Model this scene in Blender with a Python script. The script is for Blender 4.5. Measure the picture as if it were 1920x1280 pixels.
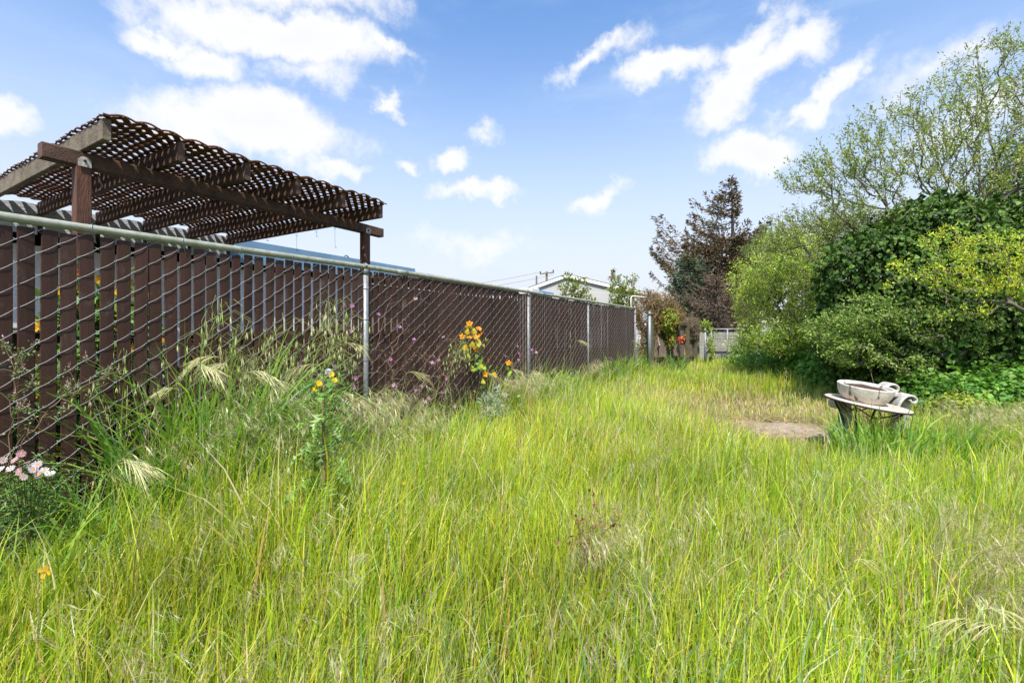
import bpy, math, random
import numpy as np
from mathutils import Vector
for o in list(bpy.data.objects):
    bpy.data.objects.remove(o)
S = bpy.context.scene
C = S.collection
R = math.radians
RNG = np.random.default_rng(7)
random.seed(7)

# ------------------------------------------------------------------ camera
CZ = 1.27                      # camera height
FP = 853.0                     # focal length in photo pixels (1920 wide)
cam_d = bpy.data.cameras.new('camera'); cam = bpy.data.objects.new('camera', cam_d); C.objects.link(cam)
cam.location = (0, 0, CZ); cam.rotation_euler = (R(90), 0, 0)
cam_d.sensor_width = 36; cam_d.lens = 36 * FP / 1920; cam_d.shift_y = -20 / 1920
cam_d.clip_start = 0.05; cam_d.clip_end = 3000
S.camera = cam
S.view_settings.view_transform = 'Standard'; S.view_settings.look = 'None'
S.view_settings.exposure = 1.15; S.view_settings.gamma = 1.0

# ------------------------------------------------------------------ sun
SUN = Vector((-0.10, -0.95, 1.45)).normalized()          # direction towards the sun
elev = math.asin(SUN.z); az = math.atan2(SUN.x, SUN.y)
sl = bpy.data.lights.new('sun', 'SUN'); so = bpy.data.objects.new('sun', sl); C.objects.link(so)
sl.energy = 3.3; sl.angle = R(0.5); sl.color = (1.0, 0.95, 0.87)
so.rotation_euler = SUN.to_track_quat('Z', 'Y').to_euler()

# ------------------------------------------------------------------ world
W = bpy.data.worlds.new('World'); S.world = W; W.use_nodes = True
nt = W.node_tree; N = nt.nodes; L = nt.links
for n in list(N): N.remove(n)
def nd(tree, typ, **kw):
    n = tree.nodes.new(typ)
    for k, v in kw.items():
        if k == 'ins':
            for i, val in v.items():
                if hasattr(val, 'is_output') or hasattr(val, 'links'): tree.links.new(val, n.inputs[i])
                else: n.inputs[i].default_value = val
        else: setattr(n, k, v)
    return n
def mth(tree, op, a, b=0.0, c=0.0, clamp=False):
    n = nd(tree, 'ShaderNodeMath', operation=op, use_clamp=clamp, ins={0: a, 1: b, 2: c}); return n.outputs[0]
sky = nd(nt, 'ShaderNodeTexSky', sky_type='NISHITA', sun_disc=False, sun_elevation=elev, sun_rotation=az,
         altitude=50, air_density=1.15, dust_density=0.9, ozone_density=2.2)
tc = nd(nt, 'ShaderNodeTexCoord')
D = tc.outputs['Generated']
sep = nd(nt, 'ShaderNodeSeparateXYZ', ins={0: D})
# warp of the direction: cloud edges curl
nz = nd(nt, 'ShaderNodeTexNoise', ins={'Vector': D, 'Scale': 5.0, 'Detail': 6.0, 'Roughness': 0.62})
w1 = nd(nt, 'ShaderNodeVectorMath', operation='SUBTRACT', ins={0: nz.outputs['Color'], 1: (0.5, 0.5, 0.5)})
w2 = nd(nt, 'ShaderNodeVectorMath', operation='SCALE', ins={0: w1.outputs[0], 'Scale': 0.20})
w3 = nd(nt, 'ShaderNodeVectorMath', operation='ADD', ins={0: D, 1: w2.outputs[0]})
DW = w3.outputs[0]
def pdir(px, py):
    return Vector(((px - 960) / FP, 1.0, (620 - py) / FP))
clouds = [  # the clouds' compass direction and height, size, tilt, density
 (440, 28, 150, 60, 0, 1.1), (560, 70, 175, 50, 0, 1.15), (400, 105, 70, 36, 0, .95), (640, 105, 100, 46, 10, .85), (730, 100, 60, 18, 0, .8), (330, 60, 75, 22, 0, .8),
 (600, 150, 90, 34, 0, .6), (520, -60, 220, 60, 0, 1.0),
 (470, 238, 175, 62, 0, 1.15), (540, 265, 100, 55, 0, 1.0), (360, 250, 110, 36, 0, .8), (620, 330, 65, 20, 0, .8),
 (722, 198, 26, 20, 0, .85), (842, 288, 48, 20, 0, .9), (890, 352, 80, 20, 0, .8), (905, 245, 40, 18, 0, .55), (755, 305, 30, 12, 0, .7),
 (-10, 212, 52, 46, 0, 1.1),
 (1418, 75, 62, 44, 20, 1.0), (1440, 125, 95, 46, 10, 1.1), (1375, 180, 90, 50, 20, 1.1), (1270, 125, 100, 28, 8, .9), (1130, 118, 85, 24, 30, .8),
 (1205, 85, 50, 30, 10, .5), (1545, 172, 95, 22, 35, .85), (1490, 205, 70, 20, 20, .7), (1405, 287, 88, 34, 0, 1.05), (1330, 215, 45, 22, 20, .6),
 (1760, 140, 150, 45, 0, .5), (1850, 230, 130, 45, 0, .5), (1110, 378, 60, 18, 0, .6), (900, 455, 140, 30, 0, .5),
]
best = None
for (px, py, rx, ry, tilt, wt) in clouds:
    c = pdir(px, py); k = c.length; c = c.normalized()
    r = Vector((c.y, -c.x, 0)).normalized(); u = r.cross(c).normalized()
    a = R(tilt); r2 = r * math.cos(a) + u * math.sin(a); u2 = u * math.cos(a) - r * math.sin(a)
    # angular size of the cloud at its own direction
    sx = rx / FP / k ; sy = ry / FP / k
    s_ = nd(nt, 'ShaderNodeVectorMath', operation='SUBTRACT', ins={0: DW, 1: tuple(c)})
    A = nd(nt, 'ShaderNodeVectorMath', operation='DOT_PRODUCT', ins={0: s_.outputs[0], 1: tuple(r2 / sx)})
    B = nd(nt, 'ShaderNodeVectorMath', operation='DOT_PRODUCT', ins={0: s_.outputs[0], 1: tuple(u2 / sy)})
    Cc = nd(nt, 'ShaderNodeVectorMath', operation='DOT_PRODUCT', ins={0: s_.outputs[0], 1: tuple(c * 3.0)})
    q = nd(nt, 'ShaderNodeCombineXYZ', ins={0: A.outputs['Value'], 1: B.outputs['Value'], 2: Cc.outputs['Value']})
    ln = nd(nt, 'ShaderNodeVectorMath', operation='LENGTH', ins={0: q.outputs[0]})
    v = mth(nt, 'MULTIPLY_ADD', ln.outputs['Value'], -wt * .75, wt)
    best = v if best is None else mth(nt, 'SMOOTH_MAX', best, v, 0.12)
nz2 = nd(nt, 'ShaderNodeTexNoise', ins={'Vector': D, 'Scale': 11.0, 'Detail': 9.0, 'Roughness': 0.66})
# thin cirrus everywhere (also behind the camera)
mp = nd(nt, 'ShaderNodeMapping', ins={'Vector': D}); mp.inputs['Scale'].default_value = (1.5, 1.5, 5.0); mp.inputs['Rotation'].default_value = (0.3, 0.35, 0)
nz3 = nd(nt, 'ShaderNodeTexNoise', ins={'Vector': mp.outputs[0], 'Scale': 1.6, 'Detail': 9.0, 'Roughness': 0.6})
dens = mth(nt, 'ADD', best, mth(nt, 'MULTIPLY_ADD', nz2.outputs['Fac'], 1.25, -0.625))
cl = nd(nt, 'ShaderNodeMapRange', interpolation_type='SMOOTHSTEP', ins={0: dens, 1: 0.04, 2: 0.66, 3: 0.0, 4: 1.0}).outputs[0]
ci = nd(nt, 'ShaderNodeMapRange', interpolation_type='SMOOTHSTEP', ins={0: nz3.outputs['Fac'], 1: 0.45, 2: 0.78, 3: 0.0, 4: 0.5}).outputs[0]
# haze towards the horizon
hz = nd(nt, 'ShaderNodeMapRange', interpolation_type='SMOOTHSTEP', ins={0: sep.outputs['Z'], 1: 0.0, 2: 0.63, 3: 1.0, 4: 0.0}).outputs[0]
# Background strength is 0.1, so colours here are ten times the radiance
skyc = nd(nt, 'ShaderNodeMix', data_type='RGBA', blend_type='MULTIPLY', ins={0: 1.0, 6: sky.outputs[0], 7: (.80, 1.02, 1.22, 1)}).outputs[2]
m1 = nd(nt, 'ShaderNodeMix', data_type='RGBA', ins={0: hz, 6: skyc, 7: (3.85, 3.98, 4.32, 1)}).outputs[2]
m2 = nd(nt, 'ShaderNodeMix', data_type='RGBA', ins={0: ci, 6: m1, 7: (2.9, 3.7, 4.7, 1)}).outputs[2]
shade = nd(nt, 'ShaderNodeMapRange', ins={0: dens, 1: 0.4, 2: 1.4, 3: 0.0, 4: 1.0}).outputs[0]
cc = nd(nt, 'ShaderNodeMix', data_type='RGBA', ins={0: shade, 6: (4.6, 4.65, 4.75, 1), 7: (4.2, 4.27, 4.4, 1)}).outputs[2]
m3 = nd(nt, 'ShaderNodeMix', data_type='RGBA', ins={0: cl, 6: m2, 7: cc}).outputs[2]
bg = nd(nt, 'ShaderNodeBackground', ins={0: m3, 1: 0.1})
wo = nd(nt, 'ShaderNodeOutputWorld', ins={0: bg.outputs[0]})
W.cycles.sampling_method = 'MANUAL'; W.cycles.sample_map_resolution = 512
S.cycles.max_bounces = 6; S.cycles.transparent_max_bounces = 4
S.cycles.diffuse_bounces = 3; S.cycles.glossy_bounces = 2; S.cycles.transmission_bounces = 4
S.cycles.caustics_reflective = False; S.cycles.caustics_refractive = False

# ------------------------------------------------------------------ materials
def mat(name, col, rough=0.7, var=0.15, scale=8.0, bump=0.0, metallic=0.0, col2=None, stretch=(1, 1, 1), spec=0.4, detail=6.0, ramp=(0.35, 0.65), bscale=None):
    m = bpy.data.materials.new(name); m.use_nodes = True; t = m.node_tree
    b = t.nodes['Principled BSDF']; b.inputs['Roughness'].default_value = rough; b.inputs['Metallic'].default_value = metallic
    b.inputs['Specular IOR Level'].default_value = spec
    co = nd(t, 'ShaderNodeTexCoord')
    mp = nd(t, 'ShaderNodeMapping', ins={0: co.outputs['Object']}); mp.inputs['Scale'].default_value = stretch
    n = nd(t, 'ShaderNodeTexNoise', ins={'Vector': mp.outputs[0], 'Scale': scale, 'Detail': detail, 'Roughness': 0.65})
    if col2 is None: col2 = tuple(c * (1 - var) for c in col); col = tuple(min(1, c * (1 + var)) for c in col)
    r = nd(t, 'ShaderNodeMapRange', ins={0: n.outputs['Fac'], 1: ramp[0], 2: ramp[1]})
    mx = nd(t, 'ShaderNodeMix', data_type='RGBA', ins={0: r.outputs[0], 6: (*col2, 1), 7: (*col, 1)})
    t.links.new(mx.outputs[2], b.inputs['Base Color'])
    if bump:
        n2 = nd(t, 'ShaderNodeTexNoise', ins={'Vector': mp.outputs[0], 'Scale': bscale or scale * 4, 'Detail': 5.0})
        bp = nd(t, 'ShaderNodeBump', ins={'Height': n2.outputs['Fac'], 'Strength': bump, 'Distance': 0.01})
        t.links.new(bp.outputs[0], b.inputs['Normal'])
    return m
def leafmat(name, trans=0.35, rough=0.55, gloss=0.25, tmul=(1.15, 1.25, 0.6)):
    """diffuse + translucent leaf, colour per leaf from the mesh attribute 'Col'"""
    m = bpy.data.materials.new(name); m.use_nodes = True; t = m.node_tree
    b = t.nodes['Principled BSDF']; out = t.nodes['Material Output']
    a = nd(t, 'ShaderNodeAttribute', attribute_name='Col')
    t.links.new(a.outputs['Color'], b.inputs['Base Color'])
    b.inputs['Roughness'].default_value = rough; b.inputs['Specular IOR Level'].default_value = gloss
    tr = nd(t, 'ShaderNodeBsdfTranslucent')
    mm = nd(t, 'ShaderNodeMix', data_type='RGBA', blend_type='MULTIPLY', ins={0: 1.0, 6: a.outputs['Color'], 7: (*tmul, 1)})
    mm.clamp_result = False
    t.links.new(mm.outputs[2], tr.inputs[0])
    mx = nd(t, 'ShaderNodeMixShader', ins={0: trans, 1: b.outputs[0], 2: tr.outputs[0]})
    t.links.new(mx.outputs[0], out.inputs[0])
    return m
M = {}
M['grass'] = leafmat('grass_blades', 0.42, 0.5, 0.25, (1.3, 1.3, 0.7))
M['leaf'] = leafmat('leaves', 0.35, 0.5, 0.3)
M['ivy'] = leafmat('ivy_leaves', 0.22, 0.55, 0.18)
M['needle'] = leafmat('needles', 0.15, 0.7, 0.2, (1, 1, 1))
M['petal'] = leafmat('petals', 0.3, 0.6, 0.2, (1, 1, 1))
M['bark'] = mat('grey_bark', (0.21, 0.18, 0.14), 0.9, col2=(0.12, 0.10, 0.075), scale=14, bump=0.5)
M['stem'] = mat('green_stem', (0.16, 0.21, 0.06), 0.7, col2=(0.10, 0.13, 0.05), scale=10)
M['dry_stem'] = mat('dry_stem', (0.30, 0.22, 0.13), 0.8, col2=(0.18, 0.12, 0.08), scale=10)
M['slat'] = mat('brown_plastic_slat', (0.066, 0.0315, 0.022), 0.5, col2=(0.046, 0.0225, 0.0165), scale=3, stretch=(1, 1, .5), bump=0.12, bscale=160, spec=0.18, ramp=(.3, .7))
def stain(m, col, sc, lo, hi, fac, stretch=(1, 1, 1)):
    t = m.node_tree; b = t.nodes['Principled BSDF']; src = b.inputs['Base Color'].links[0].from_socket
    co = nd(t, 'ShaderNodeTexCoord'); mp = nd(t, 'ShaderNodeMapping', ins={0: co.outputs['Object']}); mp.inputs['Scale'].default_value = stretch
    n = nd(t, 'ShaderNodeTexNoise', ins={'Vector': mp.outputs[0], 'Scale': sc, 'Detail': 8.0, 'Roughness': .7})
    r = nd(t, 'ShaderNodeMapRange', ins={0: n.outputs['Fac'], 1: lo, 2: hi, 3: 0.0, 4: fac})
    mx = nd(t, 'ShaderNodeMix', data_type='RGBA', ins={0: r.outputs[0], 6: src, 7: (*col, 1)}); t.links.new(mx.outputs[2], b.inputs['Base Color'])
stain(M['slat'], (.20, .17, .15), 9, .56, .80, .45, (1, 1, .6))
stain(M['slat'], (.11, .07, .05), 2.2, .5, .7, .35, (1, 1, .25))
M['galv'] = mat('galvanised_steel', (0.28, 0.29, 0.29), 0.5, col2=(0.18, 0.19, 0.195), metallic=0.35, scale=22, bump=0.1)
M['rail'] = mat('weathered_rail', (0.36, 0.355, 0.29), 0.6, col2=(0.21, 0.225, 0.15), metallic=0.1, scale=16, bump=0.1, ramp=(.3, .6))
M['wire'] = mat('galvanised_wire', (0.36, 0.37, 0.38), 0.5, col2=(0.22, 0.23, 0.24), metallic=0.35, scale=30)
M['wood'] = mat('brown_stained_wood', (0.135, 0.070, 0.044), 0.8, col2=(0.058, 0.033, 0.024), scale=5, stretch=(2, 2, 2), bump=0.5, bscale=55)
M['wood_grey'] = mat('weathered_grey_wood', (0.21, 0.17, 0.115), 0.85, col2=(0.10, 0.075, 0.05), scale=6, bump=0.6, bscale=40)
M['wood_post'] = mat('reddish_wood_post', (0.15, 0.062, 0.034), 0.8, col2=(0.07, 0.034, 0.022), scale=12, stretch=(3, 3, .5), bump=0.5)
M['lattice'] = mat('brown_lattice', (0.18, 0.075, 0.040), 0.75, col2=(0.10, 0.044, 0.027), scale=9, bump=0.3)
M['white_wall'] = mat('white_wall_paint', (0.82, 0.79, 0.75), 0.8, col2=(0.74, 0.71, 0.68), scale=3, bump=0.05)
M['white_old'] = mat('flaking_white_paint', (0.66, 0.67, 0.69), 0.75, col2=(0.40, 0.40, 0.41), scale=5, stretch=(1, 1, 3), bump=0.5, ramp=(.3, .5))
M['blue'] = mat('blue_fascia_paint', (0.20, 0.34, 0.46), 0.6, col2=(0.16, 0.28, 0.39), scale=4, bump=0.1)
M['roof_brown'] = mat('brown_roofing', (0.11, 0.085, 0.07), 0.9, col2=(0.05, 0.04, 0.035), scale=12, bump=0.6)
M['roof_dark'] = mat('dark_shingle', (0.06, 0.065, 0.07), 0.9, scale=20, bump=0.5)
M['oldwood'] = mat('old_grey_fence_wood', (0.22, 0.17, 0.13), 0.9, col2=(0.10, 0.075, 0.055), scale=9, stretch=(4, 4, .6), bump=0.7)
M['mossy'] = mat('mossy_fence_wood', (0.15, 0.125, 0.065), 0.9, col2=(0.07, 0.06, 0.03), scale=14, stretch=(3, 3, .7), bump=0.6)
M['glass'] = mat('dark_window', (0.03, 0.035, 0.04), 0.1)
M['concrete'] = mat('stained_white_concrete', (0.50, 0.47, 0.42), 0.8, col2=(0.27, 0.225, 0.18), scale=14, bump=0.4, ramp=(.3, .5), stretch=(1, 1, .6))
stain(M['concrete'], (.12, .10, .07), 7, .55, .68, .8)
stain(M['concrete'], (.22, .22, .12), 3, .52, .66, .5)
M['tabletop'] = mat('faded_cream_tabletop', (0.55, 0.465, 0.39), 0.55, col2=(0.45, 0.375, 0.31), scale=6, bump=0.1)
M['iron'] = mat('dark_rusty_iron', (0.035, 0.028, 0.024), 0.6, col2=(0.02, 0.016, 0.014), scale=30, bump=0.3)
M['soil'] = mat('potting_soil', (0.10, 0.055, 0.038), 0.95, col2=(0.03, 0.018, 0.014), scale=25, bump=0.8)
M['bluebox'] = mat('blue_plastic', (0.10, 0.28, 0.60), 0.5, scale=3)
M['cord'] = mat('pale_cord', (0.5, 0.45, 0.38), 0.9, scale=20)
M['polewood'] = mat('utility_pole_wood', (0.2, 0.16, 0.12), 0.9, scale=6)

# ------------------------------------------------------------------ mesh builder
class MB:
    def __init__(s): s.v = []; s.f = {}; s.n = 0; s.c = []; s.hascol = False
    def add(s, v, f, col=None):
        v = np.asarray(v, dtype=np.float32).reshape(-1, 3)
        fs = f if isinstance(f, list) and len(f) and isinstance(f[0], np.ndarray) and f[0].ndim == 2 else [f]
        for g in fs:
            g = np.asarray(g, dtype=np.int64)
            if g.size: s.f.setdefault(g.shape[1], []).append(g + s.n)
        s.v.append(v); s.n += len(v)
        if col is None: s.c.append(np.full((len(v), 3), .5, np.float32))
        else:
            s.hascol = True; col = np.asarray(col, np.float32)
            s.c.append(np.broadcast_to(col, (len(v), 3)) if col.ndim == 1 else col)
    def build(s, name, m, parent=None, smooth=False):
        me = bpy.data.meshes.new(name)
        v = np.concatenate(s.v) if s.v else np.zeros((0, 3), np.float32)
        off = np.zeros(3, np.float32)
        loops = []; tot = []
        for k, gs in s.f.items():
            g = np.concatenate(gs); loops.append(g.reshape(-1)); tot.append(np.full(len(g), k))
        loops = np.concatenate(loops).astype(np.int32); tot = np.concatenate(tot).astype(np.int32)
        me.vertices.add(len(v)); me.vertices.foreach_set('co', v.reshape(-1))
        me.loops.add(len(loops)); me.loops.foreach_set('vertex_index', loops)
        me.polygons.add(len(tot)); st = np.concatenate([[0], np.cumsum(tot)[:-1]]).astype(np.int32)
        me.polygons.foreach_set('loop_start', st); me.polygons.foreach_set('loop_total', tot)
        me.polygons.foreach_set('use_smooth', np.full(len(tot), bool(smooth)))
        if s.hascol:
            a = me.attributes.new('Col', 'FLOAT_COLOR', 'POINT'); c = np.concatenate(s.c)
            a.data.foreach_set('color', np.concatenate([c, np.ones((len(c), 1), np.float32)], 1).reshape(-1).astype(np.float32))
        me.update(); me.validate()
        ms = m if isinstance(m, (list, tuple)) else [m]
        for q in ms: me.materials.append(q)
        o = bpy.data.objects.new(name, me); C.objects.link(o)
        if parent is not None: o.parent = parent; o.matrix_parent_inverse = parent.matrix_world.inverted()
        return o
    # -- simple shapes
    def box(s, c, size, ax=(1, 0, 0), ay=(0, 1, 0), az=(0, 0, 1), col=None):
        c = np.array(c, float); ax, ay, az = [np.array(a, float) for a in (ax, ay, az)]
        hx, hy, hz = [q / 2 for q in size]
        v = [c + sx * hx * ax + sy * hy * ay + sz * hz * az for sz in (-1, 1) for sy in (-1, 1) for sx in (-1, 1)]
        f = [[0, 2, 3, 1], [4, 5, 7, 6], [0, 1, 5, 4], [2, 6, 7, 3], [0, 4, 6, 2], [1, 3, 7, 5]]
        s.add(v, f, col)
    def bevbox(s, c, size, b, ax=(1, 0, 0), ay=(0, 1, 0), az=(0, 0, 1), col=None, segs=1, wob=0.0):
        """beam along ax with chamfered long edges and slightly uneven faces"""
        c = np.array(c, float); ax, ay, az = [np.array(a, float) for a in (ax, ay, az)]
        L_, hy, hz = size[0], size[1] / 2, size[2] / 2
        prof = [(-hy + b, -hz), (hy - b, -hz), (hy, -hz + b), (hy, hz - b), (hy - b, hz), (-hy + b, hz), (-hy, hz - b), (-hy, -hz + b)]
        V = []
        for k in range(segs + 1):
            x = -L_ / 2 + L_ * k / segs; wy, wz = RNG.normal(0, wob, 2) if 0 < k < segs else (0, 0)
            for (py, pz) in prof: V.append(c + ax * x + ay * (py + wy) + az * (pz + wz))
        F = [[k * 8 + i, k * 8 + (i + 1) % 8, (k + 1) * 8 + (i + 1) % 8, (k + 1) * 8 + i] for k in range(segs) for i in range(8)]
        s.add(V, [np.array(F), np.array([list(range(7, -1, -1)), [segs * 8 + i for i in range(8)]])], col)
    def tube(s, pts, r, n=6, col=None, cap=True):
        P = np.asarray(pts, float); K = len(P); r = np.broadcast_to(np.asarray(r, float), (K,))
        T = np.gradient(P, axis=0); T /= np.linalg.norm(T, axis=1)[:, None] + 1e-9
        ref = np.array([0, 0, 1.0]) if abs(T[:, 2]).mean() < .8 else np.array([1.0, 0, 0])
        A = np.cross(T, ref); A /= np.linalg.norm(A, axis=1)[:, None] + 1e-9
        B = np.cross(T, A)
        th = np.arange(n) * 2 * np.pi / n
        V = P[:, None] + r[:, None, None] * (np.cos(th)[None, :, None] * A[:, None] + np.sin(th)[None, :, None] * B[:, None])
        i = np.arange(K - 1)[:, None] * n; j = np.arange(n)[None]
        F = np.stack([i + j, i + (j + 1) % n, i + n + (j + 1) % n, i + n + j], -1).reshape(-1, 4)
        fs = [F]
        if cap: fs.append(np.array([list(range(n))[::-1], [(K - 1) * n + q for q in range(n)]]))
        s.add(V, fs, col)
    def lathe(s, c, prof, n=24, col=None, sq=1.0, tilt=None):
        c = np.array(c, float); th = np.arange(n) * 2 * np.pi / n
        V = np.array([[(r * np.cos(t), r * np.sin(t) * sq, z) for t in th] for r, z in prof])
        V = V.reshape(-1, 3)
        if tilt is not None: V = V @ np.array(tilt.to_matrix()).T
        K = len(prof); i = np.arange(K - 1)[:, None] * n; j = np.arange(n)[None]
        F = np.stack([i + j, i + (j + 1) % n, i + n + (j + 1) % n, i + n + j], -1).reshape(-1, 4)
        s.add(V + c, [F, np.array([list(range(n))[::-1], [(K - 1) * n + q for q in range(n)]])], col)
def empty(name, loc=(0, 0, 0)):
    o = bpy.data.objects.new(name, None); C.objects.link(o); o.location = loc; o.empty_display_size = .2
    bpy.context.view_layer.update(); return o
def tag(o, label=None, cat=None, group=None, kind=None):
    if label: o['label'] = label
    if cat: o['category'] = cat
    if group: o['group'] = group
    if kind: o['kind'] = kind
    return o
def thing(name, loc, label, cat, group=None):
    return tag(empty(name, loc), label, cat, group)

def at(px, py, Y):                      # a point at the given distance ahead
    return np.array([(px - 960) / FP * Y, Y, CZ + (620 - py) / FP * Y])
FD = np.array([0.508, 0.861, 0.0]); FN = np.array([-0.861, 0.508, 0.0]); FO = np.array([-4.08, 0, 0.0]); UP = np.array([0, 0, 1.0])
def FL(s, o, z): return FO + s * FD + o * FN + z * UP       # along the fence, behind it, up
def sx(px, o=0.0):                      # distance along the fence seen at a photo column
    d = 4.08 + o / .861; Z = FP * d / (1463 - px); return 1.161 * Z - .508 * (d - 4.08)
def fperp(X, Y): return (X - FO[0]) * FN[0] + (Y - FO[1]) * FN[1]
def falong(X, Y): return (X - FO[0]) * FD[0] + (Y - FO[1]) * FD[1]

# ------------------------------------------------------------------ vegetation helpers
def vnoise(x, y, seed=0, sc=1.0):
    """cheap smooth 2-D noise, -1..1"""
    r = np.random.default_rng(seed); out = 0
    for k in range(5):
        a = r.uniform(0, 2 * np.pi); f = sc * (0.7 + .9 * k * .8) ; p = r.uniform(0, 6.28, 2)
        out = out + np.sin((x * np.cos(a) + y * np.sin(a)) * f + p[0]) * np.cos((y * np.cos(a) - x * np.sin(a)) * f * .83 + p[1])
    return out / 2.4
def pick(pal, w, n, var=.15, rng=RNG):
    pal = np.array(pal, float); w = np.array(w, float); i = rng.choice(len(pal), n, p=w / w.sum())
    return np.clip(pal[i] * (1 + rng.normal(0, var, (n, 1))) * (1 + rng.normal(0, var * .35, (n, 3))), .004, .9)
def blades(mb, X, Y, Z0, h, w, col, K=4, lean=None, bend=None, yaw=None, rng=RNG, droop=None):
    n = len(X); t = np.linspace(0, 1, K + 1)[None]
    la = rng.uniform(0, 2 * np.pi, n) if lean is None else lean
    bd = np.abs(rng.normal(.22, .16, n)) if bend is None else bend
    tilt = rng.normal(0, .07, (n, 2))
    ya = rng.uniform(0, np.pi, n) if yaw is None else yaw
    hor = bd[:, None] * t ** 2.2
    zz = t * (1 - .35 * bd[:, None] * t ** 2)
    if droop is not None: zz = zz - droop[:, None] * np.clip(t - .6, 0, 1) ** 2 * 2.4; hor = hor + droop[:, None] * np.clip(t - .5, 0, 1) * .8
    px = X[:, None] + h[:, None] * (hor * np.cos(la)[:, None] + tilt[:, :1] * t)
    py = Y[:, None] + h[:, None] * (hor * np.sin(la)[:, None] + tilt[:, 1:] * t)
    pz = Z0[:, None] + h[:, None] * zz
    wt = w[:, None] * np.array([.75, 1, .85, .6, .08])[None, :] if K == 4 else w[:, None] * (1 - t ** 2 * .92)
    dx = np.cos(ya)[:, None] * wt / 2; dy = np.sin(ya)[:, None] * wt / 2
    V = np.stack([np.stack([px - dx, py - dy, pz], -1), np.stack([px + dx, py + dy, pz], -1)], 2)   # n,K+1,2,3
    i = (np.arange(n) * (K + 1) * 2)[:, None] + np.arange(K)[None] * 2
    F = np.stack([i, i + 1, i + 3, i + 2], -1).reshape(-1, 4)
    mb.add(V.reshape(-1, 3), F, np.repeat(col, (K + 1) * 2, axis=0))
def leaves(mb, P, d, nrm, ln, wd, col, fold=.25, lobes=False):
    """folded leaves: base point P, direction d, normal nrm"""
    n = len(P); d = d / (np.linalg.norm(d, axis=1)[:, None] + 1e-9)
    s = np.cross(d, nrm); s /= np.linalg.norm(s, axis=1)[:, None] + 1e-9; u = np.cross(s, d)
    ln = np.broadcast_to(ln, (n,))[:, None]; wd = np.broadcast_to(wd, (n,))[:, None]
    if lobes:
        tip = P + d * ln - u * ln * .10
        a = P + d * ln * .22 + s * wd * .55 + u * wd * fold; b = P + d * ln * .22 - s * wd * .55 + u * wd * fold
        a2 = P + d * ln * .62 + s * wd * .36 + u * wd * fold * .5; b2 = P + d * ln * .62 - s * wd * .36 + u * wd * fold * .5
        mid = P + d * ln * .5
        V = np.stack([P, a, a2, tip, b2, b, mid], 1); i = np.arange(n)[:, None] * 7
        F = np.concatenate([i + np.array([[0, 1, 6]]), i + np.array([[1, 2, 6]]), i + np.array([[2, 3, 6]]), i + np.array([[3, 4, 6]]), i + np.array([[4, 5, 6]]), i + np.array([[5, 0, 6]])])
        mb.add(V.reshape(-1, 3), F, np.repeat(col, 7, axis=0)); return
    tip = P + d * ln - u * ln * .08; m = P + d * ln * .45
    a = m + s * wd * .5 + u * wd * fold; b = m - s * wd * .5 + u * wd * fold
    V = np.stack([P, a, tip, b], 1); i = np.arange(n)[:, None] * 4
    F = np.concatenate([i + np.array([[0, 1, 2]]), i + np.array([[0, 2, 3]])])
    mb.add(V.reshape(-1, 3), F, np.repeat(col, 4, axis=0))
def rvec(n, rng=RNG):
    v = rng.normal(size=(n, 3)); return v / np.linalg.norm(v, axis=1)[:, None]
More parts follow.
